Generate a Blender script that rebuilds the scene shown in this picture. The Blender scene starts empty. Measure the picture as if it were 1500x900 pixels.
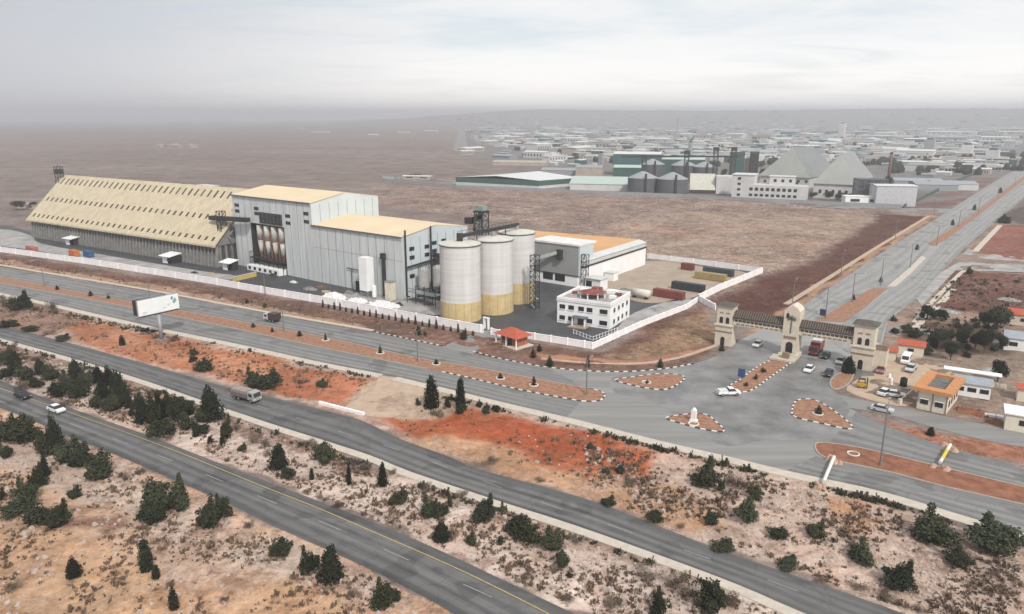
import bpy, math, random
import numpy as np
from mathutils import Vector, Matrix
R = math.radians
rnd = random.Random(7)
sc = bpy.context.scene
COL = sc.collection

# ------------------------------------------------------------------ camera
F_PX, HZ, CAM_H = 1080.0, 172.0, 60.0
PITCH = math.atan((450 - HZ) / F_PX)
cam = bpy.data.cameras.new("camera"); co = bpy.data.objects.new("camera", cam); COL.objects.link(co)
co.location = (0, 0, CAM_H); co.rotation_euler = (math.pi / 2 - PITCH, 0, 0)
cam.sensor_width = 36; cam.lens = 36 * F_PX / 1500
cam.clip_start = 0.5; cam.clip_end = 60000
sc.camera = co

# ------------------------------------------------------------------ sky, sun, exposure
SUN_EL, SUN_AZ = 44, 158      # azimuth measured clockwise from +Y (sun to the right, veiled by cloud)
world = bpy.data.worlds.new("World"); sc.world = world; world.use_nodes = True
nt = world.node_tree; N = nt.nodes; Lk = nt.links; N.clear()
def nd(t, **kw):
    n = N.new(t)
    for k, v in kw.items(): setattr(n, k, v)
    return n
sky = nd('ShaderNodeTexSky', sky_type='NISHITA', sun_disc=False)
sky.sun_elevation = R(SUN_EL); sky.sun_rotation = R(SUN_AZ)
bg1 = nd('ShaderNodeBackground'); bg1.inputs[1].default_value = 0.10; Lk.new(sky.outputs[0], bg1.inputs[0])
tc = nd('ShaderNodeTexCoord'); sp = nd('ShaderNodeSeparateXYZ'); Lk.new(tc.outputs['Generated'], sp.inputs[0])
def wmath(op, a, b=None, clamp=False):
    m = nd('ShaderNodeMath', operation=op); m.use_clamp = clamp
    for i, v in enumerate((a, b)):
        if v is None: continue
        if isinstance(v, (int, float)): m.inputs[i].default_value = v
        else: Lk.new(v, m.inputs[i])
    return m.outputs[0]
# cloud sheet: direction projected on a high flat layer, so bands flatten toward the horizon
zc = wmath('ADD', wmath('MAXIMUM', sp.outputs[2], 0.0), 0.10)
cx = wmath('DIVIDE', sp.outputs[0], zc); cy = wmath('DIVIDE', sp.outputs[1], zc)
cmb = nd('ShaderNodeCombineXYZ'); Lk.new(cx, cmb.inputs[0]); Lk.new(wmath('MULTIPLY', cy, 1.5), cmb.inputs[1])
n1 = nd('ShaderNodeTexNoise'); n1.inputs['Scale'].default_value = 0.75; n1.inputs['Detail'].default_value = 7; n1.inputs['Roughness'].default_value = 0.6
n1.inputs['Distortion'].default_value = 0.6; Lk.new(cmb.outputs[0], n1.inputs['Vector'])
n2 = nd('ShaderNodeTexNoise'); n2.inputs['Scale'].default_value = 0.16; n2.inputs['Detail'].default_value = 3; Lk.new(cmb.outputs[0], n2.inputs['Vector'])
# brighter to the right of the view, heavy grey to the left
side = nd('ShaderNodeMapRange'); Lk.new(sp.outputs[0], side.inputs[0])
side.inputs[1].default_value = -0.62; side.inputs[2].default_value = 0.0; side.interpolation_type = 'SMOOTHSTEP'
cl = nd('ShaderNodeMapRange'); Lk.new(n1.outputs[0], cl.inputs[0]); cl.inputs[1].default_value = 0.34; cl.inputs[2].default_value = 0.66
mixc = nd('ShaderNodeMix', data_type='RGBA'); Lk.new(cl.outputs[0], mixc.inputs[0])
mixc.inputs[6].default_value = (0.76, 0.81, 0.845, 1); mixc.inputs[7].default_value = (0.90, 0.895, 0.885, 1)
lw = nd('ShaderNodeMapRange'); Lk.new(sp.outputs[2], lw.inputs[0]); lw.inputs[1].default_value = 0.01; lw.inputs[2].default_value = 0.10; lw.inputs[3].default_value = 1.0; lw.inputs[4].default_value = 0.0
lowr = nd('ShaderNodeMix', data_type='RGBA'); Lk.new(lw.outputs[0], lowr.inputs[0]); Lk.new(mixc.outputs[2], lowr.inputs[6]); lowr.inputs[7].default_value = (1.25, 1.17, 1.10, 1)
gre = nd('ShaderNodeMix', data_type='RGBA'); Lk.new(side.outputs[0], gre.inputs[0])
gre.inputs[6].default_value = (0.52, 0.53, 0.57, 1); Lk.new(lowr.outputs[2], gre.inputs[7])
# low band of dull cloud near the horizon
low = nd('ShaderNodeMapRange'); Lk.new(sp.outputs[2], low.inputs[0]); low.inputs[1].default_value = 0.0; low.inputs[2].default_value = 0.13
low.inputs[3].default_value = 1.12; low.inputs[4].default_value = 1.0
lowm = nd('ShaderNodeMix', data_type='RGBA', blend_type='MULTIPLY'); lowm.inputs[0].default_value = 1
Lk.new(gre.outputs[2], lowm.inputs[6]); Lk.new(low.outputs[0], lowm.inputs[7])
bg2 = nd('ShaderNodeBackground'); Lk.new(lowm.outputs[2], bg2.inputs[0]); bg2.inputs[1].default_value = 1.0
cover = nd('ShaderNodeMapRange'); Lk.new(wmath('ADD', wmath('MULTIPLY', n1.outputs[0], 0.6), wmath('MULTIPLY', n2.outputs[0], 0.4)), cover.inputs[0])
cover.inputs[1].default_value = 0.36; cover.inputs[2].default_value = 0.50; cover.inputs[3].default_value = 0.72; cover.inputs[4].default_value = 0.97
mxs = nd('ShaderNodeMixShader'); Lk.new(cover.outputs[0], mxs.inputs[0]); Lk.new(bg1.outputs[0], mxs.inputs[1]); Lk.new(bg2.outputs[0], mxs.inputs[2])
wo = nd('ShaderNodeOutputWorld'); Lk.new(mxs.outputs[0], wo.inputs[0])

sl = bpy.data.lights.new("sun", 'SUN'); sl.energy = 2.7; sl.angle = R(5); sl.color = (1.0, 0.955, 0.89)
so = bpy.data.objects.new("sun", sl); COL.objects.link(so); so.location = (0, 0, 300)
sd = Vector((math.sin(R(SUN_AZ)) * math.cos(R(SUN_EL)), math.cos(R(SUN_AZ)) * math.cos(R(SUN_EL)), math.sin(R(SUN_EL))))
so.rotation_euler = sd.to_track_quat('Z', 'Y').to_euler()
sc.view_settings.view_transform = 'Standard'; sc.view_settings.look = 'None'
sc.view_settings.gamma = 1; sc.view_settings.exposure = 0.20; sc.view_settings.use_curve_mapping = False
sc.render.engine = 'CYCLES'
sc.cycles.max_bounces = 5; sc.cycles.diffuse_bounces = 2; sc.cycles.glossy_bounces = 2; sc.cycles.volume_bounces = 2
sc.cycles.transparent_max_bounces = 4; sc.cycles.use_denoising = True

# ------------------------------------------------------------------ placing: survey coordinates read off the photograph -> metres on the ground
CP, SP = math.cos(PITCH), math.sin(PITCH)
def G(x, y, z=0.0):
    a = (x - 750) / F_PX; b = (450 - y) / F_PX
    d = (a, CP + b * SP, -SP + b * CP); t = (z - CAM_H) / d[2]
    return Vector((d[0] * t, d[1] * t))
def Pj(X, Y, Z):
    dz = Z - CAM_H; f = Y * CP - dz * SP; u = Y * SP + dz * CP
    return 750 + F_PX * X / f, 450 - F_PX * u / f
def mpp(x, y):                                      # metres per photo pixel at that ground point
    g = G(x, y); return (g.y * CP + CAM_H * SP) / F_PX
def GL(pts, z=0.0): return [G(x, y, z) for x, y in pts]
def heading(a, b):
    d = G(*b) - G(*a); return math.atan2(d.y, d.x)

# ------------------------------------------------------------------ materials
MATS = {}
def mat(name, col, rough=0.85, var=0.18, scale=0.6, bump=0.0, bscale=4.0, metal=0.0, col2=None, stretch=None, spec=0.3):
    if name in MATS: return MATS[name]
    m = bpy.data.materials.new(name); m.use_nodes = True
    t = m.node_tree; b = t.nodes['Principled BSDF']
    b.inputs['Roughness'].default_value = rough; b.inputs['Metallic'].default_value = metal
    b.inputs['Specular IOR Level'].default_value = spec
    g = t.nodes.new('ShaderNodeNewGeometry'); vec = g.outputs['Position']
    if stretch:
        mp = t.nodes.new('ShaderNodeMapping'); mp.inputs['Rotation'].default_value = (0, 0, stretch[0]); mp.inputs['Scale'].default_value = stretch[1]
        t.links.new(vec, mp.inputs[0]); vec = mp.outputs[0]
    n = t.nodes.new('ShaderNodeTexNoise'); n.inputs['Scale'].default_value = scale; n.inputs['Detail'].default_value = 6; n.inputs['Roughness'].default_value = 0.65
    t.links.new(vec, n.inputs['Vector'])
    r = t.nodes.new('ShaderNodeMapRange'); r.inputs[1].default_value = 0.3; r.inputs[2].default_value = 0.7; t.links.new(n.outputs[0], r.inputs[0])
    mx = t.nodes.new('ShaderNodeMix'); mx.data_type = 'RGBA'; t.links.new(r.outputs[0], mx.inputs[0])
    c2 = col2 or tuple(c * (1 + var) for c in col)
    c1 = col if col2 else tuple(c * (1 - var) for c in col)
    mx.inputs[6].default_value = (*c1, 1); mx.inputs[7].default_value = (*[min(1, c) for c in c2], 1)
    t.links.new(mx.outputs[2], b.inputs['Base Color'])
    if bump:
        n2 = t.nodes.new('ShaderNodeTexNoise'); n2.inputs['Scale'].default_value = bscale; n2.inputs['Detail'].default_value = 4; t.links.new(g.outputs['Position'], n2.inputs['Vector'])
        bp = t.nodes.new('ShaderNodeBump'); bp.inputs['Strength'].default_value = bump; bp.inputs['Distance'].default_value = 0.15
        t.links.new(n2.outputs[0], bp.inputs['Height']); t.links.new(bp.outputs[0], b.inputs['Normal'])
    MATS[name] = m
    return m
ROADROT = R(31)
asph = mat('asphalt', (0.185, 0.18, 0.175), 0.75, col2=(0.29, 0.28, 0.265), scale=1.0, stretch=(ROADROT, (0.018, 0.33, 1)), bump=0.15, bscale=6)
asph_h = mat('highway_asphalt', (0.12, 0.118, 0.12), 0.75, col2=(0.215, 0.205, 0.20), scale=1.0, stretch=(ROADROT, (0.012, 0.42, 1)), bump=0.15, bscale=6)
asph_av = mat('avenue_asphalt', (0.25, 0.245, 0.235), 0.7, col2=(0.36, 0.345, 0.33), scale=1.0, stretch=(R(-52), (0.012, 0.3, 1)), bump=0.1, bscale=6)
asph_j = mat('junction_asphalt', (0.09, 0.088, 0.087), 0.42, col2=(0.27, 0.26, 0.25), scale=0.12, bump=0.1, bscale=6, spec=0.5)
yard_m = mat('yard_asphalt', (0.035, 0.036, 0.04), 0.6, col2=(0.075, 0.075, 0.08), scale=0.12, bump=0.2, spec=0.5)
conc_y = mat('dusty_concrete', (0.22, 0.205, 0.195), 0.9, col2=(0.46, 0.44, 0.43), scale=0.14, bump=0.3)
tan_y = mat('sandy_yard', (0.30, 0.235, 0.18), 0.95, col2=(0.42, 0.34, 0.27), scale=0.12, bump=0.4)
side_m = mat('pavement_slabs', (0.52, 0.46, 0.39), 0.9, 0.14, 0.8, 0.2)
soil_r = mat('median_soil', (0.20, 0.095, 0.06), 0.95, col2=(0.42, 0.235, 0.15), scale=0.9, bump=1.0)
soil_d = mat('red_soil', (0.17, 0.062, 0.038), 0.95, col2=(0.34, 0.155, 0.09), scale=0.45, bump=1.0)
dirt_m = mat('track_dirt', (0.40, 0.29, 0.21), 0.95, col2=(0.52, 0.40, 0.30), scale=0.4, bump=0.6)
white_p = mat('white_plaster', (0.82, 0.81, 0.80), 0.85, 0.08, 0.25, 0.1)
white_w = mat('wall_whitewash', (0.84, 0.81, 0.80), 0.85, 0.10, 0.5, 0.15)
kerb_w = mat('kerb_white_paint', (0.70, 0.67, 0.62), 0.85, 0.1); kerb_g = mat('kerb_concrete', (0.36, 0.32, 0.28), 0.9, 0.15); kerb_b = mat('kerb_black_paint', (0.05, 0.045, 0.045), 0.85, 0.2)
line_w = mat('white_road_paint', (0.28, 0.275, 0.265), 0.8, 0.25, 2.0); line_y = mat('yellow_road_paint', (0.50, 0.36, 0.12), 0.8, 0.25, 2.0)
glass_d = mat('dark_glass', (0.02, 0.022, 0.026), 0.25, 0.1, spec=0.6)
dark_m = mat('dark_steel', (0.035, 0.033, 0.034), 0.65, 0.35, 0.8)
gal_m = mat('galvanised_steel', (0.30, 0.31, 0.32), 0.55, 0.15, 0.8, metal=0.3)
rub_m = mat('rubber', (0.02, 0.02, 0.02), 0.9)
stone_g = mat('gate_limestone', (0.60, 0.525, 0.43), 0.85, 0.12, 0.9, 0.2)
stone_d = mat('gate_dark_band', (0.24, 0.18, 0.13), 0.85, 0.2)
tile_r = mat('red_roof_tile', (0.42, 0.10, 0.06), 0.85, 0.25, 2.0, 0.5)
leaf_a = mat('pine_foliage', (0.020, 0.026, 0.014), 0.9, spec=.06, col2=(0.070, 0.078, 0.040), scale=1.3)
leaf_b = mat('cypress_foliage', (0.012, 0.016, 0.011), 0.9, spec=.06, col2=(0.036, 0.042, 0.024), scale=1.6)
leaf_c = mat('dry_twigs', (0.085, 0.055, 0.04), 0.9, col2=(0.19, 0.135, 0.09), scale=1.4)
leaf_o = mat('olive_foliage', (0.022, 0.027, 0.016), 0.9, spec=.06, col2=(0.055, 0.060, 0.034), scale=1.0)
bark_m = mat('bark', (0.10, 0.075, 0.055), 0.95, 0.25)
rock_m = mat('limestone_rock', (0.42, 0.345, 0.30), 0.95, 0.2, 0.7, 0.6, 3)

# ------------------------------------------------------------------ mesh builder and object helpers
class MB:
    def __init__(s): s.v = []; s.f = []; s.m = []
    def add(s, vs, fs, mi=0):
        o = len(s.v); s.v += [tuple(v) for v in vs]; s.f += [tuple(i + o for i in f) for f in fs]; s.m += [mi] * len(fs); return s
    def box(s, x0, x1, y0, y1, z0, z1, mi=0, b=0.0):
        if x1 < x0: x0, x1 = x1, x0
        if y1 < y0: y0, y1 = y1, y0
        vs = [(x0, y0, z0), (x1, y0, z0), (x1, y1, z0), (x0, y1, z0), (x0, y0, z1), (x1, y0, z1), (x1, y1, z1), (x0, y1, z1)]
        return s.add(vs, [(0, 3, 2, 1), (4, 5, 6, 7), (0, 1, 5, 4), (1, 2, 6, 5), (2, 3, 7, 6), (3, 0, 4, 7)], mi)
    def prism(s, pts, z0, z1, mi=0, bottom=True):
        n = len(pts); vs = [(p[0], p[1], z0) for p in pts] + [(p[0], p[1], z1) for p in pts]
        ar = sum(pts[i][0] * pts[(i + 1) % n][1] - pts[(i + 1) % n][0] * pts[i][1] for i in range(n))
        top = tuple(range(n, 2 * n)) if ar > 0 else tuple(reversed(range(n, 2 * n)))
        fs = [top] + [((i, (i + 1) % n, (i + 1) % n + n, i + n) if ar > 0 else (i + n, (i + 1) % n + n, (i + 1) % n, i)) for i in range(n)]
        return s.add(vs, fs, mi)
    def cyl(s, x, y, z0, z1, r0, r1=None, n=16, mi=0, cap=True):
        r1 = r0 if r1 is None else r1
        vs = [(x + r0 * math.cos(2 * math.pi * i / n), y + r0 * math.sin(2 * math.pi * i / n), z0) for i in range(n)] + \
             [(x + r1 * math.cos(2 * math.pi * i / n), y + r1 * math.sin(2 * math.pi * i / n), z1) for i in range(n)]
        fs = [(i, (i + 1) % n, (i + 1) % n + n, i + n) for i in range(n)]
        if cap: fs += [tuple(range(n, 2 * n)), tuple(reversed(range(n)))]
        return s.add(vs, fs, mi)
    def tube(s, p, q, r, n=6, mi=0, r2=None):
        p, q = Vector(p), Vector(q); d = (q - p).normalized(); a = d.orthogonal().normalized(); b = d.cross(a); r2 = r if r2 is None else r2
        vs = [p + (a * math.cos(2 * math.pi * i / n) + b * math.sin(2 * math.pi * i / n)) * r for i in range(n)] + \
             [q + (a * math.cos(2 * math.pi * i / n) + b * math.sin(2 * math.pi * i / n)) * r2 for i in range(n)]
        return s.add(vs, [(i, (i + 1) % n, (i + 1) % n + n, i + n) for i in range(n)] + [tuple(range(n, 2 * n)), tuple(reversed(range(n)))], mi)
    def beam(s, p, q, w, h, mi=0):                  # box section of width w, height h between two points
        p, q = Vector(p), Vector(q); d = (q - p).normalized(); up = Vector((0, 0, 1))
        if abs(d.z) > 0.95: up = Vector((0, 1, 0))
        a = d.cross(up).normalized() * w / 2; b = a.cross(d).normalized() * h / 2
        vs = [p - a - b, p + a - b, p + a + b, p - a + b, q - a - b, q + a - b, q + a + b, q - a + b]
        return s.add(vs, [(0, 3, 2, 1), (4, 5, 6, 7), (0, 1, 5, 4), (1, 2, 6, 5), (2, 3, 7, 6), (3, 0, 4, 7)], mi)
    def lathe(s, prof, x=0, y=0, n=24, mi=0):
        for (r0, z0), (r1, z1) in zip(prof, prof[1:]):
            s.cyl(x, y, z0, z1, max(r0, 1e-3), max(r1, 1e-3), n, mi, cap=False)
        return s
    def sidex(s, prof, y0, y1, mi=0):               # outline in x-z extruded along y
        n = len(prof); vs = [(a, y0, b) for a, b in prof] + [(a, y1, b) for a, b in prof]
        return s.add(vs, [tuple(range(n)), tuple(reversed(range(n, 2 * n)))] + [(i + n, (i + 1) % n + n, (i + 1) % n, i) for i in range(n)], mi)
    def sidey(s, prof, x0, x1, mi=0):               # outline in y-z extruded along x
        n = len(prof); vs = [(x0, a, b) for a, b in prof] + [(x1, a, b) for a, b in prof]
        return s.add(vs, [tuple(reversed(range(n))), tuple(range(n, 2 * n))] + [(i, (i + 1) % n, (i + 1) % n + n, i + n) for i in range(n)], mi)
    def lattice(s, x0, x1, y0, y1, z0, z1, bay, r, mi=0):
        for x in (x0, x1):
            for y in (y0, y1): s.tube((x, y, z0), (x, y, z1), r, 4, mi)
        k = max(1, round((z1 - z0) / bay)); C = [(x0, y0), (x1, y0), (x1, y1), (x0, y1)]
        for i in range(k):
            za, zb = z0 + (z1 - z0) * i / k, z0 + (z1 - z0) * (i + 1) / k
            for j in range(4):
                a, b = C[j], C[(j + 1) % 4]
                s.tube((*a, zb), (*b, zb), r * .7, 4, mi); s.tube((*a, za), (*b, zb), r * .6, 4, mi)
        return s
    def mesh(s, name, mats, smooth=False):
        me = bpy.data.meshes.new(name); me.from_pydata(s.v, [], s.f)
        for m in (mats if isinstance(mats, (list, tuple)) else [mats]): me.materials.append(m)
        me.polygons.foreach_set('material_index', s.m)
        if smooth: me.polygons.foreach_set('use_smooth', [True] * len(s.f))
        me.update(); return me
    def build(s, name, mats, parent=None, smooth=False):
        o = bpy.data.objects.new(name, s.mesh(name, mats, smooth)); COL.objects.link(o)
        if parent: o.parent = parent
        return o
def tag(o, label=None, cat=None, group=None, kind=None):
    if label: o['label'] = label
    if cat: o['category'] = cat
    if group: o['group'] = group
    if kind: o['kind'] = kind
    return o
def thing(name, label, cat, loc, rz=0.0, group=None):
    o = bpy.data.objects.new(name, None); COL.objects.link(o); o.empty_display_size = 0.5
    o.location = (loc[0], loc[1], loc[2] if len(loc) > 2 else 0.0); o.rotation_euler = (0, 0, rz)
    return tag(o, label, cat, group)
def struct(name, mb, m): return tag(mb.build(name, m), kind='structure')
CH = {}
def dup(root, loc, rz=0.0, scale=None, label=None, group=None):
    def cp(o, par):
        c = o.copy(); COL.objects.link(c)
        if par: c.parent = par
        for ch in list(o.children): cp(ch, c)
        return c
    r = cp(root, None); r.location = (loc[0], loc[1], loc[2] if len(loc) > 2 else 0.0); r.rotation_euler = (0, 0, rz)
    if scale: r.scale = scale
    if label: r['label'] = label
    if group: r['group'] = group
    return r
def part(name, m, parent, *boxes):
    b = MB()
    for q in boxes: b.box(*q)
    return b.build(name, m, parent)
def frame(pl, pr):                                  # ground frame from the two front base corners
    A, B = G(*pl), G(*pr); d = B - A
    return A, math.atan2(d.y, d.x), d.length
def loc2w(A, a, x, y): return Vector((A.x + x * math.cos(a) - y * math.sin(a), A.y + x * math.sin(a) + y * math.cos(a)))
def smooth(pts, k=5, closed=False):
    P = [Vector(p) for p in pts]; n = len(P); out = []
    for i in range(n if closed else n - 1):
        g = (lambda j: P[j % n]) if closed else (lambda j: P[min(max(j, 0), n - 1)])
        p0, p1, p2, p3 = g(i - 1), g(i), g(i + 1), g(i + 2)
        for t in range(k):
            t = t / k
            out.append(0.5 * ((2 * p1) + (p2 - p0) * t + (2 * p0 - 5 * p1 + 4 * p2 - p3) * t * t + (3 * p1 - p0 - 3 * p2 + p3) * t ** 3))
    if not closed: out.append(P[-1])
    return out
def resample(pts, step, closed=False):
    P = [Vector(p) for p in pts] + ([Vector(pts[0])] if closed else []); out = [P[0].copy()]; need = step
    for a, b in zip(P, P[1:]):
        L = (b - a).length; pos = 0.0
        while L - pos >= need:
            pos += need; out.append(a + (b - a) * (pos / L)); need = step
        need -= (L - pos)
    return out

# ------------------------------------------------------------------ road edges, in photo survey points
E_A_UP = [(-60, 541), (0, 558), (101, 597), (213, 637), (350, 690), (440, 724), (521, 755), (630, 800), (750, 856), (850, 904), (960, 960)]
E_A_LO = [(-60, 578), (0, 597), (90, 634), (174, 668), (280, 714), (350, 745), (400, 770), (512, 820), (583, 854), (661, 897), (740, 950)]
E_B_UP = [(-60, 463), (0, 477), (107, 504), (213, 533), (317, 563), (407, 585), (465, 599), (532, 617), (580, 641), (657, 669), (700, 687), (855, 730), (980, 777), (1050, 804), (1140, 835), (1296, 889), (1420, 935)]
E_B_LO = [(-60, 479), (0, 497), (107, 527), (213, 560), (293, 588), (400, 624), (463, 644), (540, 669), (599, 693), (731, 737), (840, 772), (980, 822), (1080, 860), (1170, 899), (1300, 950)]
E_M_UP = [(-60, 396), (0, 406), (104, 426), (205, 445), (340, 469), (473, 494), (607, 524), (680, 536), (787, 556), (860, 569)]
E_M_LO = [(-60, 404), (0, 415), (104, 434), (203, 453), (340, 481), (473, 510), (607, 537), (680, 552), (760, 571), (851, 588)]
E_S_UP = [(-60, 418), (43, 438), (130, 458), (213, 477), (340, 503), (400, 516), (473, 532), (561, 549), (650, 569), (740, 591), (850, 617), (960, 645), (1080, 673), (1150, 690), (1210, 703), (1299, 723), (1439, 765), (1560, 800)]
E_R4_UP = [(-60, 380), (0, 391), (104, 408), (208, 426), (331, 448), (401, 461), (470, 474), (551, 488), (652, 510), (700, 520), (760, 531), (800, 538), (851, 543), (900, 545), (947, 543), (990, 538), (1027, 530), (1055, 519), (1081, 500)]
AV_L = [(1081, 500), (1127, 477), (1172, 450), (1233, 410), (1300, 365), (1377, 317), (1430, 283), (1473, 257), (1500, 241)]
AV_R = [(1283, 545), (1300, 470), (1343, 437), (1377, 400), (1413, 363), (1467, 317), (1500, 291), (1560, 245)]
def strip_poly(up, lo, ext=0): return GL(up) + GL(list(reversed(lo)))

P_A = strip_poly(E_A_UP, E_A_LO); P_B = strip_poly(E_B_UP, E_B_LO)
JR = [(1560, 703), (1500, 687), (1430, 667), (1360, 646), (1299, 623), (1250, 601), (1215, 582), (1218, 560), (1240, 548), (1283, 545)]
P_S = GL(E_R4_UP) + [G(1283, 545)] + GL(list(reversed(JR))) [1:] + GL(list(reversed(E_S_UP)))
P_AV = GL(AV_L) + GL(list(reversed(AV_R)))
P_FR = GL([(1218, 577), (1262, 586), (1327, 598), (1428, 619), (1500, 634), (1560, 647), (1560, 664), (1500, 655), (1442, 645), (1370, 627), (1310, 610), (1262, 600), (1235, 595)])
P_FR2 = GL([(1436, 668), (1500, 683), (1560, 698), (1560, 690), (1500, 673), (1440, 655)])
YARD = GL([(-60, 330), (10, 322), (46, 330), (90, 300), (560, 288), (760, 330), (948, 378), (1114, 398), (1022, 439), (868, 509), (700, 484), (500, 446), (300, 411), (130, 384), (0, 366), (-60, 356)])

# ------------------------------------------------------------------ ground sheet: land cover from surveyed patches, relief away from roads
def vnoise(x, y, s, seed=0):
    x = x / s + seed * 17.3; y = y / s - seed * 9.1
    xi = np.floor(x).astype(np.int64); yi = np.floor(y).astype(np.int64); fx = x - xi; fy = y - yi
    fx = fx * fx * (3 - 2 * fx); fy = fy * fy * (3 - 2 * fy)
    def h(a, b):
        n = (a * 374761393 + b * 668265263 + seed * 1442695) & 0x7fffffff
        n = ((n ^ (n >> 13)) * 1274126177) & 0x7fffffff
        return ((n ^ (n >> 16)) & 0xffff) / 65535.0
    return (h(xi, yi) * (1 - fx) + h(xi + 1, yi) * fx) * (1 - fy) + (h(xi, yi + 1) * (1 - fx) + h(xi + 1, yi + 1) * fx) * fy
def fbm(x, y, s, seed=0, o=4):
    r = 0; a = 1; t = 0
    for i in range(o): r = r + a * vnoise(x, y, s / 2 ** i, seed + i); t += a; a *= 0.55
    return r / t
def sdist(px, py, poly):                            # signed distance, positive inside
    d = np.full(px.shape, 1e9); ins = np.zeros(px.shape, bool); n = len(poly)
    for i in range(n):
        ax, ay = poly[i]; bx, by = poly[(i + 1) % n]; ex, ey = bx - ax, by - ay; L = ex * ex + ey * ey + 1e-9
        t = np.clip(((px - ax) * ex + (py - ay) * ey) / L, 0, 1)
        d = np.minimum(d, np.hypot(px - ax - t * ex, py - ay - t * ey))
        c = ((ay > py) != (by > py)) & (px < (bx - ax) * (py - ay) / (by - ay + 1e-12) + ax); ins ^= c
    return np.where(ins, d, -d)

th = np.radians(np.linspace(-58, 58, 820)); rr = [26.0]
while rr[-1] < 700: rr.append(rr[-1] * 1.0040)
while rr[-1] < 14500: rr.append(rr[-1] * 1.022)
rr = np.array(rr); T, RR = np.meshgrid(th, rr); GX = (RR * np.sin(T)).ravel(); GY = (RR * np.cos(T)).ravel()
nr, ntv = RR.shape
wx = GX + (fbm(GX, GY, 14, 3) - .5) * 9; wy = GY + (fbm(GX, GY, 14, 9) - .5) * 9
rock_b = np.array([.47, .375, .315])
cover_col = np.tile(np.array([.215, .172, .152]), (GX.size, 1))      # open plain
spk = np.full(GX.size, .35); pale = np.full(GX.size, .15)
def patch(pts, col, w=3.0, s=.5, p=.2, amt=1.0):
    global cover_col, spk, pale
    poly = [tuple(q) for q in GL(pts)]
    a = np.clip(sdist(wx, wy, poly) / w + .5, 0, 1) * amt; a = a * a * (3 - 2 * a)
    cover_col = cover_col * (1 - a[:, None]) + np.array(col) * a[:, None]; spk = spk * (1 - a) + s * a; pale = pale * (1 - a) + p * a
far_n = fbm(GX, GY * 2.0, 300, 21)
cover_col *= (0.80 + .42 * far_n)[:, None]
patch([(540, 270), (700, 276), (1000, 290), (1340, 312), (1370, 318), (1180, 430), (1020, 440), (1000, 395), (780, 330), (550, 300)], (.25, .188, .155), 8, 1.0, .7)
patch([(1000, 310), (1290, 316), (1240, 360), (1130, 396), (950, 372), (860, 340)], (.32, .24, .185), 14, .9, .6)
patch([(1290, 314), (1372, 318), (1300, 362), (1150, 462), (1090, 470), (1030, 442), (1110, 408), (1190, 385)], (.115, .050, .036), 9, .6, .12)
patch([(1330, 300), (1420, 290), (1400, 300), (1372, 306), (1330, 305)], (.17, .07, .055), 2, .2, 0)
patch([(1372, 286), (1400, 262), (1468, 256), (1440, 274), (1400, 288)], (.19, .09, .072), 2, .2, 0)
patch([(-60, 384), (0, 372), (300, 418), (700, 490), (870, 515), (1022, 445), (1046, 500), (1000, 534), (900, 545), (760, 532), (540, 486), (200, 425), (-60, 382)], (.185, .105, .078), 2, .8, .2)
patch([(-60, 376), (0, 388), (208, 423), (420, 462), (551, 486), (540, 478), (400, 452), (208, 414), (-60, 370)], (.38, .25, .17), 1.5, .3, .3)
patch([(880, 520), (960, 490), (1030, 455), (1046, 490), (1000, 512), (930, 530)], (.33, .22, .135), 4, .9, .3)
patch([(1046, 505), (980, 527), (900, 533), (800, 527), (780, 520), (900, 526), (980, 518)], (.38, .19, .12), 1.0, .1, .1)
# avenue verges and the built-up right side
patch([(1081, 500), (1172, 448), (1311, 358), (1372, 316), (1362, 314), (1290, 362), (1150, 452), (1070, 496)], (.36, .22, .14), 1.2, .3, .2)
patch([(1300, 470), (1343, 435), (1400, 372), (1500, 300), (1600, 300), (1600, 640), (1340, 600), (1240, 570), (1283, 545)], (.27, .20, .155), 3, .5, .3)
patch([(1395, 395), (1500, 402), (1600, 410), (1600, 480), (1460, 462), (1370, 448)], (.14, .062, .046), 3, .6, .25)
patch([(1425, 368), (1460, 330), (1560, 330), (1560, 385), (1480, 380)], (.24, .095, .065), 2, .3, .2)
patch([(1462, 318), (1500, 300), (1580, 300), (1560, 335), (1490, 328)], (.12, .10, .09), 2, .6, 0)
patch([(1330, 472), (1470, 478), (1480, 520), (1380, 522), (1320, 500)], (.15, .105, .075), 3, .8, .1)
patch([(1245, 598), (1300, 612), (1370, 628), (1442, 646), (1560, 668), (1560, 700), (1430, 666), (1299, 622)], (.30, .145, .095), 1.0, .8, .3)
# north strip between service road and highway
patch([(-60, 428), (0, 436), (400, 520), (561, 552), (740, 594), (1080, 680), (1300, 735), (1560, 815), (1560, 990), (1340, 904), (1140, 833), (855, 728), (657, 668), (532, 616), (400, 584), (107, 503), (-60, 462)], (.50, .38, .31), 1.5, .8, .7)
patch([(100, 462), (240, 492), (380, 520), (560, 556), (520, 600), (400, 578), (240, 536), (130, 506), (60, 470)], (.40, .165, .088), 4, .5, .25)
patch([(150, 470), (250, 512), (340, 520), (420, 552), (330, 548), (180, 505)], (.46, .215, .118), 5, .3, .4, .8)
patch([(430, 560), (545, 556), (500, 598), (390, 576)], (.42, .150, .075), 3, .25, .2)
patch([(545, 606), (600, 584), (700, 598), (850, 634), (965, 664), (960, 705), (860, 702), (720, 668), (600, 638)], (.39, .118, .052), 4, .28, .15)
patch([(600, 600), (760, 612), (900, 650), (890, 672), (780, 660), (660, 630)], (.34, .085, .035), 5, .25, .08, .8)
patch([(560, 640), (700, 640), (860, 690), (1000, 720), (1060, 770), (960, 768), (850, 725), (680, 675)], (.50, .29, .17), 4, .4, .4, .9)
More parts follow.
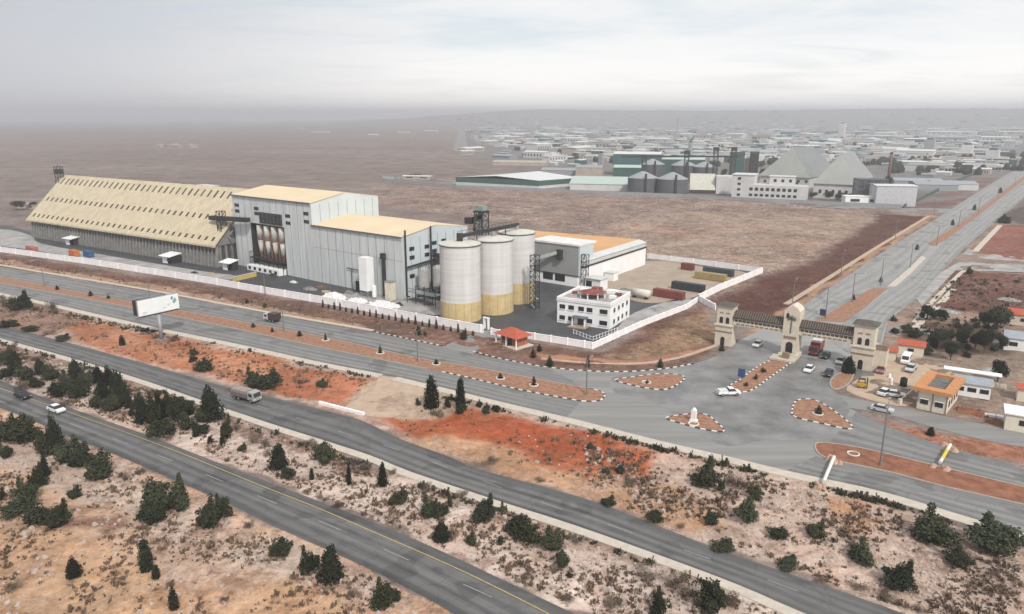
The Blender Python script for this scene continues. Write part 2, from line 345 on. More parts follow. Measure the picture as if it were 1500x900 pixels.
patch([(1215, 732), (1290, 735), (1310, 760), (1250, 778), (1215, 765)], (.42, .225, .125), 2, .2, .2)
patch([(-60, 440), (60, 440), (120, 470), (60, 492), (-60, 462)], (.30, .20, .15), 3, .9, .3)
patch([(540, 560), (610, 560), (700, 594), (640, 612), (560, 606), (500, 595)], (.42, .31, .23), 2.0, .2, .3)
# median between highway carriageways
patch([(-60, 486), (0, 500), (213, 566), (400, 630), (600, 700), (840, 776), (1080, 866), (1250, 940), (1000, 975), (850, 903), (630, 799), (350, 689), (101, 596), (-60, 540)], (.61, .50, .43), 1.0, .9, .85)
patch([(-60, 486), (107, 531), (213, 565), (400, 630), (540, 676), (600, 700), (560, 700), (400, 648), (213, 590), (100, 560), (-60, 520)], (.24, .15, .115), 2.5, .95, .35, .75)
patch([(600, 696), (840, 772), (1080, 862), (1060, 876), (830, 795), (590, 712)], (.33, .23, .175), 1.5, .9, .4, .7)
# foreground slope
patch([(-80, 585), (0, 600), (280, 718), (512, 824), (661, 900), (760, 960), (760, 1400), (-300, 1400)], (.52, .35, .24), 1.0, .75, .45)
patch([(-80, 760), (120, 790), (330, 800), (520, 880), (640, 950), (640, 1400), (-300, 1400)], (.52, .325, .195), 5, .6, .25, .8)
patch([(0, 620), (180, 680), (300, 740), (520, 830), (640, 895), (560, 900), (420, 840), (250, 790), (60, 700), (-60, 650)], (.52, .405, .33), 3, .8, .7, .8)
patch([(200, 780), (330, 790), (400, 850), (260, 850)], (.40, .28, .22), 4, .8, .7, .7)
patch([(90, 765), (200, 765), (150, 790), (60, 780)], (.22, .105, .08), 2, .9, .2, .7)
patch([(690, 232), (860, 252), (1000, 268), (1320, 300), (1430, 262), (1530, 262), (1600, 262), (1600, 186), (1000, 184), (690, 188)], (.185, .185, .18), 140, .6, .3)
near = RR.ravel() < 900
dmax = np.full(GX.size, -1e9)
for poly in (P_A, P_B, P_S, P_FR, P_FR2, P_AV, YARD):
    dmax[near] = np.maximum(dmax[near], sdist(GX[near], GY[near], [tuple(q) for q in poly]))
away = np.clip((-dmax - 3.0) / 7.0, 0, 1) * near
rough_n = (fbm(GX, GY, 9, 5) - .5) * 1.3 + (fbm(GX, GY, 2.2, 15, 3) - .5) * .45
GZ = -0.07 + away * (rough_n + .1) * (0.4 + .6 * np.clip(spk * 1.2, 0, 1)) * np.where(dmax < -150, .6, 1)
far_hill = np.clip((RR.ravel() - 4600) / 2400, 0, 1)
ang = np.degrees(T.ravel())
hprof = 66 + 62 * np.clip((ang + 9) / 9, 0, 1)
hprof = hprof * (0.88 + .2 * vnoise(ang, ang * 0, 5, 31)) 
GZ = GZ + far_hill ** 1.4 * hprof * np.clip((ang + 14) / 8, 0, 1) * (0.85 + .3 * fbm(GX, GY, 900, 40, 3))
me = bpy.data.meshes.new('ground')
idx = np.arange(nr * ntv).reshape(nr, ntv)
quads = np.stack([idx[:-1, :-1], idx[:-1, 1:], idx[1:, 1:], idx[1:, :-1]], -1).reshape(-1, 4)[:, ::-1]
me.vertices.add(GX.size); me.vertices.foreach_set('co', np.stack([GX, GY, GZ], 1).ravel().astype(np.float32))
me.loops.add(quads.size); me.loops.foreach_set('vertex_index', quads.ravel().astype(np.int32))
me.polygons.add(len(quads)); me.polygons.foreach_set('loop_start', np.arange(0, quads.size, 4, dtype=np.int32))
me.polygons.foreach_set('use_smooth', np.ones(len(quads), dtype=bool))
me.update(calc_edges=True)
a1 = me.color_attributes.new('cover', 'FLOAT_COLOR', 'POINT'); a1.data.foreach_set('color', np.concatenate([cover_col, np.ones((GX.size, 1))], 1).ravel().astype(np.float32))
a2 = me.color_attributes.new('texture_mix', 'FLOAT_COLOR', 'POINT'); a2.data.foreach_set('color', np.stack([spk, pale, spk * 0, spk * 0 + 1], 1).ravel().astype(np.float32))
gm = bpy.data.materials.new('ground_soil'); gm.use_nodes = True; t = gm.node_tree; b = t.nodes['Principled BSDF']; b.inputs['Roughness'].default_value = .97
b.inputs['Specular IOR Level'].default_value = .1
def gn(k, **kw):
    n = t.nodes.new(k)
    for a, v in kw.items(): setattr(n, a, v)
    return n
at = gn('ShaderNodeAttribute', attribute_name='cover'); at2 = gn('ShaderNodeAttribute', attribute_name='texture_mix'); sx = gn('ShaderNodeSeparateColor'); t.links.new(at2.outputs[0], sx.inputs[0])
gp = gn('ShaderNodeNewGeometry')
def gnoise(s, d=5, r=.65, dist=0):
    n = gn('ShaderNodeTexNoise'); n.inputs['Scale'].default_value = s; n.inputs['Detail'].default_value = d; n.inputs['Roughness'].default_value = r; n.inputs['Distortion'].default_value = dist
    t.links.new(gp.outputs['Position'], n.inputs['Vector']); return n.outputs[0]
def gmr(x, a, b_, c, d):
    n = gn('ShaderNodeMapRange'); t.links.new(x, n.inputs[0])
    for i, v in zip((1, 2, 3, 4), (a, b_, c, d)): n.inputs[i].default_value = v
    return n.outputs[0]
def gmath(op, a, b_):
    n = gn('ShaderNodeMath', operation=op)
    for i, v in enumerate((a, b_)):
        if isinstance(v, (int, float)): n.inputs[i].default_value = v
        else: t.links.new(v, n.inputs[i])
    return n.outputs[0]
def gmix(f, a, b_, bt='MIX'):
    n = gn('ShaderNodeMix', data_type='RGBA', blend_type=bt)
    for i, v in ((0, f), (6, a), (7, b_)):
        if isinstance(v, (int, float)): n.inputs[i].default_value = v
        elif isinstance(v, tuple): n.inputs[i].default_value = v
        else: t.links.new(v, n.inputs[i])
    return n.outputs[2]
big = gmr(gnoise(.035, 5, .6), .3, .7, .66, 1.30); med = gmr(gnoise(.42, 7, .75), .30, .70, .60, 1.36); hue = gmr(gnoise(.022, 5, .7, .6), .42, .62, 0, .38)
c0 = gmix(1.0, at.outputs[0], big, 'MULTIPLY'); c0 = gmix(gmath('MULTIPLY', hue, gmath('ADD', sx.outputs[0], 0)), c0, gmix(1.0, c0, (1.12, .72, .60, 1), 'MULTIPLY')); c0 = gmix(1.0, c0, med, 'MULTIPLY')
dens = gmr(gnoise(.06, 4, .6, .5), .36, .60, .12, 1.15); stone = gmath('MULTIPLY', gmath('MULTIPLY', gmr(gnoise(.7, 8, .8, .8), .49, .57, 0, 1.1), sx.outputs[1]), gmr(gnoise(.05, 5, .6, .9), .40, .60, .2, 1.3))
c0 = gmix(gmath('MULTIPLY', stone, .8), c0, (.62, .52, .45, 1))
spots = gmath('MULTIPLY', gmath('MULTIPLY', gmr(gnoise(.62, 7, .78, .4), .54, .62, 0, 1), sx.outputs[0]), dens)
c0 = gmix(gmath('MULTIPLY', spots, .85), c0, (.085, .058, .042, 1))
spots2 = gmath('MULTIPLY', gmr(gnoise(.15, 9, .9, .3), .485, .57, 0, .95), sx.outputs[0])
c0 = gmix(spots2, c0, gmix(1.0, c0, (.50, .42, .38, 1), 'MULTIPLY'))
t.links.new(c0, b.inputs['Base Color'])
bp = gn('ShaderNodeBump'); bp.inputs['Strength'].default_value = .7; bp.inputs['Distance'].default_value = .35; t.links.new(gnoise(1.4, 6, .75), bp.inputs['Height']); t.links.new(bp.outputs[0], b.inputs['Normal'])
me.materials.append(gm)
ground = bpy.data.objects.new('ground', me); COL.objects.link(ground); tag(ground, kind='structure')
def gz(x, y):                                       # ground height at a point
    a = math.atan2(x, y); r = math.hypot(x, y)
    i = min(max(int(np.searchsorted(rr, r)) - 1, 0), nr - 2); j = int(round((a - th[0]) / (th[1] - th[0]))); j = min(max(j, 0), ntv - 1)
    f = (r - rr[i]) / (rr[i + 1] - rr[i])
    return float(GZ[idx[i, j]] * (1 - f) + GZ[idx[i + 1, j]] * f)

# ------------------------------------------------------------------ roads, yards, pavements
def sheet(name, poly, z, m):
    b = MB(); P = [Vector(p) for p in poly]
    n = len(P); ar = sum(P[i].x * P[(i + 1) % n].y - P[(i + 1) % n].x * P[i].y for i in range(n))
    if ar < 0: P = P[::-1]
    b.add([(p.x, p.y, z) for p in P], [tuple(range(n))]); return struct(name, b, m)
def smooth_strip(up, lo, k=4): return smooth(GL(up), k) + smooth(GL(list(reversed(lo))), k)
def resample_n(P, k):
    Ls = [0]
    for a, c in zip(P, P[1:]): Ls.append(Ls[-1] + (c - a).length)
    out = []
    for i in range(k):
        s = Ls[-1] * i / (k - 1); j = min(int(np.searchsorted(Ls, s, side='right')) - 1, len(P) - 2)
        out.append(P[j] + (P[j + 1] - P[j]) * ((s - Ls[j]) / max(Ls[j + 1] - Ls[j], 1e-6)))
    return out
def lane_mat(name, dark, light, tint_edges=.72):
    m = bpy.data.materials.new(name); m.use_nodes = True; t = m.node_tree; b = t.nodes['Principled BSDF']; b.inputs['Roughness'].default_value = .72; b.inputs['Specular IOR Level'].default_value = .35
    def nn(k, **kw):
        n = t.nodes.new(k)
        for a_, v in kw.items(): setattr(n, a_, v)
        return n
    uv = nn('ShaderNodeUVMap'); uv.uv_map = 'lane'
    def noise(sc_, s, d=4):
        mp = nn('ShaderNodeMapping'); mp.inputs['Scale'].default_value = sc_; t.links.new(uv.outputs[0], mp.inputs[0]); n = nn('ShaderNodeTexNoise'); n.inputs['Scale'].default_value = s; n.inputs['Detail'].default_value = d; n.inputs['Roughness'].default_value = .6; t.links.new(mp.outputs[0], n.inputs[0]); return n.outputs[0]
    def mth(op, a_, c=None):
        n = nn('ShaderNodeMath', operation=op)
        for i, v in enumerate((a_, c)):
            if v is None: continue
            if isinstance(v, (int, float)): n.inputs[i].default_value = v
            else: t.links.new(v, n.inputs[i])
        return n.outputs[0]
    sx_ = nn('ShaderNodeSeparateXYZ'); t.links.new(uv.outputs[0], sx_.inputs[0])
    wheel = mth('MULTIPLY', mth('SINE', mth('MULTIPLY', sx_.outputs[0], 25.1)), .10)              # polished wheel tracks
    f = mth('ADD', mth('ADD', mth('MULTIPLY', noise((9, .012, 1), 1.0), .75), mth('MULTIPLY', noise((3, .15, 1), 1.0, 6), .45)), wheel)
    r = nn('ShaderNodeMapRange'); r.inputs[1].default_value = .42; r.inputs[2].default_value = .82; t.links.new(f, r.inputs[0])
    mx = nn('ShaderNodeMix', data_type='RGBA'); t.links.new(r.outputs[0], mx.inputs[0]); mx.inputs[6].default_value = (*dark, 1); mx.inputs[7].default_value = (*light, 1)
    gp_ = nn('ShaderNodeNewGeometry'); vo = nn('ShaderNodeTexVoronoi', feature='DISTANCE_TO_EDGE'); vo.inputs['Scale'].default_value = .16
    wn = nn('ShaderNodeTexNoise'); wn.inputs['Scale'].default_value = .5; wn.inputs['Detail'].default_value = 5; t.links.new(gp_.outputs['Position'], wn.inputs[0])
    va = nn('ShaderNodeVectorMath', operation='MULTIPLY_ADD'); t.links.new(wn.outputs['Color'], va.inputs[0]); va.inputs[1].default_value = (5, 5, 0); t.links.new(gp_.outputs['Position'], va.inputs[2]); t.links.new(va.outputs[0], vo.inputs['Vector'])
    cr = nn('ShaderNodeMapRange'); cr.inputs[1].default_value = .012; cr.inputs[2].default_value = .03; cr.inputs[3].default_value = .84; cr.inputs[4].default_value = 1; t.links.new(vo.outputs['Distance'], cr.inputs[0])
    pn = nn('ShaderNodeTexNoise'); pn.inputs['Scale'].default_value = .11; pn.inputs['Detail'].default_value = 2; t.links.new(gp_.outputs['Position'], pn.inputs[0])
    pr_ = nn('ShaderNodeMapRange'); pr_.inputs[1].default_value = .60; pr_.inputs[2].default_value = .625; pr_.inputs[3].default_value = 1; pr_.inputs[4].default_value = .74; t.links.new(pn.outputs[0], pr_.inputs[0])
    mc = nn('ShaderNodeMix', data_type='RGBA', blend_type='MULTIPLY'); mc.inputs[0].default_value = 1; t.links.new(mx.outputs[2], mc.inputs[6]); t.links.new(mth('MULTIPLY', cr.outputs[0], pr_.outputs[0]), mc.inputs[7])
    mx = mc
    e = mth('ABSOLUTE', mth('SUBTRACT', sx_.outputs[0], .5)); r2 = nn('ShaderNodeMapRange'); r2.inputs[1].default_value = .36; r2.inputs[2].default_value = .43; r2.inputs[3].default_value = 1; r2.inputs[4].default_value = tint_edges; t.links.new(mth('ADD', e, mth('MULTIPLY', noise((4, .1, 1), 1), .04)), r2.inputs[0])
    m2 = nn('ShaderNodeMix', data_type='RGBA', blend_type='MULTIPLY'); m2.inputs[0].default_value = 1; t.links.new(mx.outputs[2], m2.inputs[6]); t.links.new(r2.outputs[0], m2.inputs[7]); t.links.new(m2.outputs[2], b.inputs['Base Color'])
    return m
def lane_strip(name, up, lo, z, m, k=110, across=6):
    U_, L_ = resample_n(smooth(GL(up), 4), k), resample_n(smooth(GL(lo), 4), k); V, Fc, UV = [], [], []; dist = 0
    for i in range(k):
        if i: dist += (U_[i] - U_[i - 1]).length
        for j in range(across + 1):
            f = j / across; p = U_[i] * (1 - f) + L_[i] * f; V.append((p.x, p.y, z)); UV.append((f, dist))
    for i in range(k - 1):
        for j in range(across): q = i * (across + 1) + j; Fc.append((q, q + across + 1, q + across + 2, q + 1))
    me_ = bpy.data.meshes.new(name); me_.from_pydata(V, [], Fc); l = me_.uv_layers.new(name='lane')
    for lp in me_.loops: l.data[lp.index].uv = UV[lp.vertex_index]
    if me_.polygons[0].normal.z < 0: me_.flip_normals()
    me_.materials.append(m); ob = bpy.data.objects.new(name, me_); COL.objects.link(ob); return tag(ob, kind='structure')
lane_h = lane_mat('highway_surface', (.078, .077, .079), (.185, .178, .17)); lane_s = lane_mat('service_surface', (.15, .147, .145), (.265, .256, .243), .85)
lane_strip('highway_carriageway', E_A_UP, E_A_LO, 0.0, lane_h); lane_strip('highway_carriageway', E_B_UP, E_B_LO, 0.0, lane_h)
lane_strip('service_carriageway', E_M_LO, [(-60, 418), (43, 438), (130, 458), (213, 477), (340, 503), (400, 516), (473, 532), (561, 549), (650, 569), (740, 591), (830, 612)], 0.006, lane_s)
lane_strip('service_carriageway', E_R4_UP[:12], E_M_UP, 0.006, lane_s)
lane_strip('service_carriageway', [(1255, 603), (1299, 623), (1360, 646), (1430, 667), (1500, 687), (1560, 703)], [(1215, 648), (1267, 658), (1320, 671), (1383, 686), (1500, 714), (1580, 733)], 0.006, lane_s)
lane_strip('service_carriageway', [(1195, 668), (1232, 679), (1299, 692), (1383, 714), (1500, 741), (1580, 762)], [(1150, 690), (1210, 703), (1299, 723), (1439, 765), (1500, 783), (1560, 800)], 0.006, lane_s)
s_poly = smooth(GL(E_R4_UP), 4) + [G(1283, 545)] + smooth(GL(list(reversed(JR)))[1:], 4) + smooth(GL(list(reversed(E_S_UP))), 4)
sheet('service_road', s_poly, 0.0, asph)
sheet('junction', smooth(GL([(905, 547), (990, 539), (1050, 522), (1081, 502), (1110, 488), (1160, 500), (1280, 546), (1235, 552), (1216, 566), (1245, 600), (1200, 640), (1120, 645), (1050, 650), (960, 590), (900, 575)]), 4, True), 0.005, asph_j)
sheet('avenue', [G(1081, 500)] + GL(AV_L)[1:] + GL(list(reversed(AV_R))), 0.010, asph_av)
sheet('frontage_lane', smooth(P_FR, 3, True), -0.012, asph)
sheet('compound_yard', GL([(-60, 338), (10, 330), (46, 340), (130, 350), (330, 380), (560, 360), (770, 360), (860, 378), (900, 398), (948, 380), (1112, 399), (1022, 439), (868, 507), (700, 482), (500, 444), (300, 409), (130, 382), (0, 364), (-60, 354)]), 0.0, yard_m)
sheet('sandy_yard', smooth(GL([(878, 416), (948, 382), (1030, 391), (1098, 401), (1060, 418), (1015, 436), (960, 444), (926, 440), (905, 428)]), 3, True), 0.004, tan_y)
sheet('concrete_apron', smooth(GL([(-60, 350), (0, 336), (45, 345), (60, 357), (160, 375), (300, 398), (345, 404), (330, 410), (250, 398), (120, 378), (30, 364), (-60, 354)]), 3, True), 0.004, conc_y)
sheet('concrete_apron', smooth(GL([(490, 432), (560, 428), (640, 440), (646, 452), (640, 462), (560, 450), (480, 438)]), 3, True), 0.004, conc_y)
sheet('concrete_apron', smooth(GL([(905, 480), (930, 458), (985, 440), (1015, 440), (960, 470), (900, 496)]), 3, True), 0.004, conc_y)
sheet('forecourt', smooth(GL([(1262, 552), (1300, 520), (1350, 522), (1395, 545), (1340, 590), (1300, 592), (1240, 572)]), 3, True), -0.02, dirt_m)
sheet('dirt_track', smooth(GL([(561, 551), (625, 563), (640, 575), (600, 596), (575, 612), (520, 606), (505, 596), (545, 572)]), 3, True), -0.016, dirt_m)
sheet('compound_driveway', smooth(GL([(652, 509), (672, 498), (715, 484), (742, 492), (735, 502), (700, 512), (690, 519)]), 3, True), -0.008, asph)
sheet('side_street', GL([(1343, 437), (1377, 400), (1405, 384), (1480, 386), (1600, 398), (1600, 404), (1470, 398), (1400, 396), (1350, 448)]), -0.006, conc_y)
sheet('side_street', GL([(1405, 378), (1412, 372), (1440, 379), (1500, 384), (1600, 392), (1600, 386), (1490, 377), (1430, 368), (1418, 364)]), -0.009, conc_y)
sheet('side_street', GL([(1285, 480), (1320, 478), (1400, 486), (1480, 496), (1560, 500), (1560, 510), (1470, 504), (1380, 494), (1300, 490)]), -0.009, asph)
sheet('boundary_road', GL([(560, 262), (850, 283), (1100, 296), (1290, 310), (1390, 312), (1396, 306), (1300, 304), (1100, 291), (850, 277), (560, 257)]), -0.009, asph)
sheet('boundary_road', GL([(664, 220), (676, 226), (690, 226), (683, 206), (681, 190), (672, 190)]), 0.02, mat('far_road', (.23, .215, .205), .9))
def band(edge, off0, off1, z0, z1, name, m, k=3):
    P = smooth(edge, k); b = MB(); n = len(P); nor = []
    for i in range(n):
        d = (P[min(i + 1, n - 1)] - P[max(i - 1, 0)]).normalized(); nor.append(Vector((d.y, -d.x)))   # to the right of travel
    q0 = [P[i] + nor[i] * off0 for i in range(n)]; q1 = [P[i] + nor[i] * off1 for i in range(n)]
    for i in range(n - 1):
        vs = [(*q0[i], z0), (*q1[i], z0), (*q1[i + 1], z0), (*q0[i + 1], z0), (*q0[i], z1), (*q1[i], z1), (*q1[i + 1], z1), (*q0[i + 1], z1)]
        fs = [(4, 5, 6, 7), (1, 2, 6, 5), (3, 0, 4, 7)]
        if i == 0: fs.append((0, 1, 5, 4))
        if i == n - 2: fs.append((2, 3, 7, 6))
        b.add(vs, fs)
    return struct(name, b, m)
# pale pavement on the near side of the service road, sandy shoulder along the second carriageway
band(GL(E_S_UP[:8]), 0.0, 2.3, -.1, .13, 'pavement', side_m)
band(GL([(583, 553)] + E_S_UP[8:15]), 0.0, 2.4, -.1, .13, 'pavement', side_m)
band(GL(E_S_UP[14:]), 0.0, 2.4, -.1, .13, 'pavement', side_m)
band(GL(E_B_LO), -0.5, 1.3, -.1, .02, 'road_shoulder', side_m)
band(GL([(-60, 376), (0, 389), (208, 424), (401, 460), (545, 485)]), -1.1, 0.2, -.1, .12, 'pavement', side_m)
band(GL([(1172, 449), (1233, 409), (1300, 364), (1372, 318)]), -5.5, -3.6, -.1, .1, 'pavement', dirt_m)
band(GL([(1300, 474), (1343, 438), (1362, 420)]), 6.5, 8.5, -.1, .1, 'pavement', side_m)
band(GL([(1400, 395), (1390, 402), (1345, 445), (1322, 470)]), -4.0, -2.5, -.1, .1, 'pavement', side_m)
band(GL([(1424, 368), (1461, 330)]), 0, 2.5, -.1, .1, 'pavement', side_m)
band(GL([(1060, 508), (1000, 528), (930, 537), (850, 535), (790, 529)]), 1.4, 2.6, -.1, .1, 'pavement', dirt_m)
def kerb(poly, name='kerb', w=.30, h=.17, step=1.1, closed=True, painted=True):
    P = resample(poly, step, closed); b = MB(); n = len(P)
    for i in range(n if closed else n - 1):
        a, c = P[i], P[(i + 1) % n]
        if (c - a).length < .05: continue
        b.beam((a.x, a.y, h / 2 - .02), (c.x, c.y, h / 2 - .02), w, h, (i % 2) if painted else 0)
    return struct(name, b, [kerb_w, kerb_b] if painted else [kerb_g])
def island(pts, name='traffic_island', painted=True, k=4, m=soil_r, step=1.1):
    P = smooth(GL(pts), k, True); b = MB(); b.prism(P, -.05, .11); struct(name, b, m); kerb(P, painted=painted, step=step)
med_up = smooth(GL(E_M_UP), 4); med_lo = smooth(GL(E_M_LO), 4)
nose = smooth([G(860, 569), G(880, 574), G(886, 580), G(876, 588), G(851, 588)], 4)
b = MB(); b.prism(med_up + nose[1:-1] + med_lo[::-1], -.05, .11); struct('road_median', b, soil_r)
kerb(med_lo[:26] , closed=False, painted=False); kerb(med_up, closed=False, painted=False)
kerb(med_lo[26:] + nose[::-1][1:], closed=False)
island([(901, 557), (925, 553), (968, 548), (1000, 551), (999, 559), (976, 571), (947, 569), (915, 562)], k=3)
island([(975, 613), (1000, 608), (1032, 607), (1048, 618), (1061, 633), (1024, 628), (995, 620)], k=3)
island([(1160, 607), (1166, 588), (1184, 585), (1199, 589), (1218, 600), (1248, 624), (1241, 629), (1205, 621), (1173, 614)], k=3)
island([(1194, 655), (1204, 649), (1267, 658), (1383, 686), (1500, 714), (1580, 733), (1580, 762), (1500, 740), (1383, 713), (1299, 691), (1232, 677), (1203, 668)], 'road_median', painted=False, m=soil_d)
island([(1066, 568), (1080, 574), (1101, 572), (1128, 553), (1151, 537), (1163, 527), (1142, 524), (1111, 537), (1085, 556)], k=3)
island([(1222, 571), (1216, 560), (1228, 548), (1250, 545), (1243, 563)], painted=False, k=3)
kerb(smooth(GL([(693, 515), (730, 525), (760, 531), (800, 538), (851, 543), (900, 545), (947, 543), (990, 538), (1020, 532)]), 4), closed=False)
kerb(smooth(GL([(551, 487), (590, 495), (652, 508)]), 4), closed=False)
# avenue median: two planted lengths with a paved gap
for pts in ([(1196, 470), (1240, 444), (1277, 423), (1300, 423), (1267, 450), (1236, 472)], [(1360, 357), (1377, 346), (1420, 319), (1467, 283), (1500, 258), (1500, 264), (1427, 320), (1385, 352), (1368, 361)]):
    b = MB(); b.prism(GL(pts), -.05, .12); struct('avenue_median', b, soil_r)
b = MB(); b.prism(GL([(1300, 420), (1333, 392), (1350, 375), (1357, 378), (1335, 400), (1312, 420)]), -.05, .10); struct('avenue_median', b, side_m)
def dashes(p0, p1, m, L=5.0, gap=9.0, w=.16, z=.006, name='lane_marking', solid=False, n=None):
    P = resample(smooth(p0, 4), .8); b = MB(); i = 0; acc = 0
    for a, c in zip(P, P[1:]):
        acc += (c - a).length
        if solid or acc % (L + gap) < L:
            d = (c - a).normalized(); q = Vector((-d.y, d.x)) * w / 2
            b.add([(*(a - q), z), (*(c - q), z), (*(c + q), z), (*(a + q), z)], [(0, 1, 2, 3)])
    return struct(name, b, m)
def mid(up, lo, f, k=40):
    U = resample_n(smooth(GL(up), 4), k); L_ = resample_n(smooth(GL(lo), 4), k); return [u * (1 - f) + l * f for u, l in zip(U, L_)]
def resample_n(P, k):
    Ls = [0]
    for a, c in zip(P, P[1:]): Ls.append(Ls[-1] + (c - a).length)
    out = []
    for i in range(k):
        s = Ls[-1] * i / (k - 1); j = min(int(np.searchsorted(Ls, s, side='right')) - 1, len(P) - 2)
        out.append(P[j] + (P[j + 1] - P[j]) * ((s - Ls[j]) / max(Ls[j + 1] - Ls[j], 1e-6)))
    return out
dashes(GL([(-60, 570), (60, 606), (213, 660), (320, 703), (403, 737), (495, 775), (599, 821), (723, 876), (800, 915)]), None, line_w)
dashes(GL([(-60, 548), (101, 604), (250, 658), (381, 711), (460, 742), (537, 775), (661, 829), (750, 872), (840, 918)]), None, line_y, solid=True, w=.14)
dashes(GL([(-60, 471), (107, 515), (250, 556), (407, 604), (475, 625), (600, 665), (700, 702), (790, 735), (910, 775), (1060, 826), (1200, 878)]), None, line_w, L=4, gap=8)
dashes(GL([(1180, 467), (1240, 427), (1313, 378), (1400, 320), (1480, 265)]), None, line_w, L=4, gap=8, z=.022)
dashes(GL([(1262, 476), (1320, 430), (1400, 358), (1490, 285)]), None, line_w, L=4, gap=8, z=.022)


lane_av = lane_mat('avenue_surface', (.235, .23, .22), (.33, .32, .305), .9)
lane_strip('avenue_carriageway', AV_L[1:], [(1165, 500), (1196, 470), (1240, 444), (1300, 423), (1333, 397), (1377, 346), (1420, 319), (1467, 283), (1500, 260)], .014, lane_av)
lane_strip('avenue_carriageway', [(1215, 500), (1236, 472), (1267, 450), (1312, 420), (1345, 398), (1385, 352), (1427, 320), (1500, 264), (1540, 236)], AV_R[:], .014, lane_av)

# ------------------------------------------------------------------ compound walls
def wall_run(pts, label, h=2.3, w=.35, post=None, m=white_w, name='compound_wall', gap=None):
    P = GL(pts); o = thing(name, label, 'wall', (P[0].x, P[0].y, 0)); b = MB()
    Q = [p - P[0] for p in P]
    for a, c in zip(Q, Q[1:]):
        b.beam((a.x, a.y, h / 2 - .1), (c.x, c.y, h / 2 - .1), w, h)
        b.beam((a.x, a.y, h + .04 - .1), (c.x, c.y, h + .04 - .1), w + .12, .12)
    b.build('wall_panel', m, o)
    if post:
        for q in resample(Q, post)[:95]:
            part('pillar', m, o, (q.x - .28, q.x + .28, q.y - .28, q.y + .28, -.1, h + .16))
    return o
wall_run([(-60, 360), (0, 369), (130, 387), (300, 414), (400, 432), (500, 449)], 'long white boundary wall running in front of the concrete storage shed and mill', post=12)
wall_run([(500, 449), (600, 468), (708, 488)], 'white boundary wall behind the row of small cypresses below the silos', post=8)
wall_run([(760, 494), (800, 500), (868, 511)], 'low white wall panel between red roofed guardhouse and compound corner', h=1.8, post=5)
wall_run([(868, 511), (940, 478), (1007, 452), (1023, 441)], 'white pillared wall climbing beside the office building from the compound corner', h=1.6, post=4.5)
wall_run([(1023, 441), (1055, 425), (1116, 400)], 'white wall beside the shipping containers and the dark ploughed field', h=2.2, post=6)
wall_run([(1116, 400), (1030, 388), (948, 378)], 'white rear wall behind the sandy yard of the orange roofed warehouse', h=2.0, post=10)
wall_run([(1023, 441), (1048, 455)], 'short white wall spur reaching toward the left gate tower', h=2.0, post=4)
wall_run([(720, 490), (733, 493)], 'very short white wall piece with gate pillars at the compound entrance', h=1.8, post=3.0)
# inner railing fence of the office garden
P = [(840, 489), (868, 500), (905, 486)]
fo = thing('garden_railing', 'white thin railing around the small garden below the office building', 'fence', (*G(*P[0]), 0)); b = MB(); Q = [q - G(*P[0]) for q in GL(P)]
for a, c in zip(Q, Q[1:]):
    b.beam((a.x, a.y, 1.2), (c.x, c.y, 1.2), .08, .08); b.beam((a.x, a.y, .3), (c.x, c.y, .3), .08, .08)
b.build('rail', white_p, fo)
for q in resample(Q, 1.5): part('post', white_p, fo, (q.x - .06, q.x + .06, q.y - .06, q.y + .06, 0, 1.4))

# ------------------------------------------------------------------ long storage shed with pitched roof
roof_y = mat('cream_sheet_roof', (0.54, 0.46, 0.325), 0.6, 0.15, 0.35, stretch=(0, (1, 1, .25))); conc_d = mat('stained_concrete', (0.15, 0.145, 0.14), 0.9, col2=(0.29, 0.28, 0.265), scale=.5, bump=.2)
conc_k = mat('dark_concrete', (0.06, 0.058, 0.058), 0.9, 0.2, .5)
A, an, Ln = frame((48, 347), (320, 392)); EH, RHt, RW = 8.8, 29.8, 20.5
sh = thing('storage_shed', 'very long storage shed with cream pitched roof above dark concrete buttress walls', 'storage shed', A, an)
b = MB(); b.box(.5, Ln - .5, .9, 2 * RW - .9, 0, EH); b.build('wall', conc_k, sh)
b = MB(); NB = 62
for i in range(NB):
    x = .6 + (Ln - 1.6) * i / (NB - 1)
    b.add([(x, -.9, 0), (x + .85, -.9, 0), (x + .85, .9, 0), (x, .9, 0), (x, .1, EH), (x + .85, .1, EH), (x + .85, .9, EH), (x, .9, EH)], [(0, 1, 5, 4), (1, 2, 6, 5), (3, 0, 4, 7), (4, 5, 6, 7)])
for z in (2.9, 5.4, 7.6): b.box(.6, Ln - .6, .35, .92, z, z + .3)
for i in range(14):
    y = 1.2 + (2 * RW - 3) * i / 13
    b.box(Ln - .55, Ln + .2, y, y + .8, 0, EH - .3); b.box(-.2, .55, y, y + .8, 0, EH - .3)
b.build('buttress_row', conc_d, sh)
b = MB(); th_ = .45
b.sidey([(-1.2, EH), (RW, RHt), (2 * RW + 1.2, EH), (2 * RW + 1.2, EH + th_), (RW, RHt + th_ + .15), (-1.2, EH + th_)], -1.2, Ln + .8)
b.box(-1.3, Ln + .9, -1.5, -1.1, EH - .35, EH + .35)
for i in range(76):                                 # standing seams of the sheets
    x = -.6 + (Ln + 1) * i / 75
    b.beam((x, -1.2, EH + th_ + .03), (x, RW, RHt + th_ + .17), .09, .09, 1); b.beam((x, 2 * RW + 1.2, EH + th_ + .03), (x, RW, RHt + th_ + .17), .09, .09, 1)
rf = b.build('roof', [roof_y, mat('roof_seam', (.45, .38, .27), .7)], sh)
part('gable_wall', roof_y, sh, *[]) if False else None
b = MB(); b.add([(Ln, 0, EH), (Ln, 2 * RW, EH), (Ln, RW, RHt)], [(0, 1, 2)]); b.build('gable_wall', conc_d, sh); b = MB(); b.add([(0, 0, EH), (0, 2 * RW, EH), (0, RW, RHt)], [(2, 1, 0)]); b.build('gable_wall', conc_d, sh)
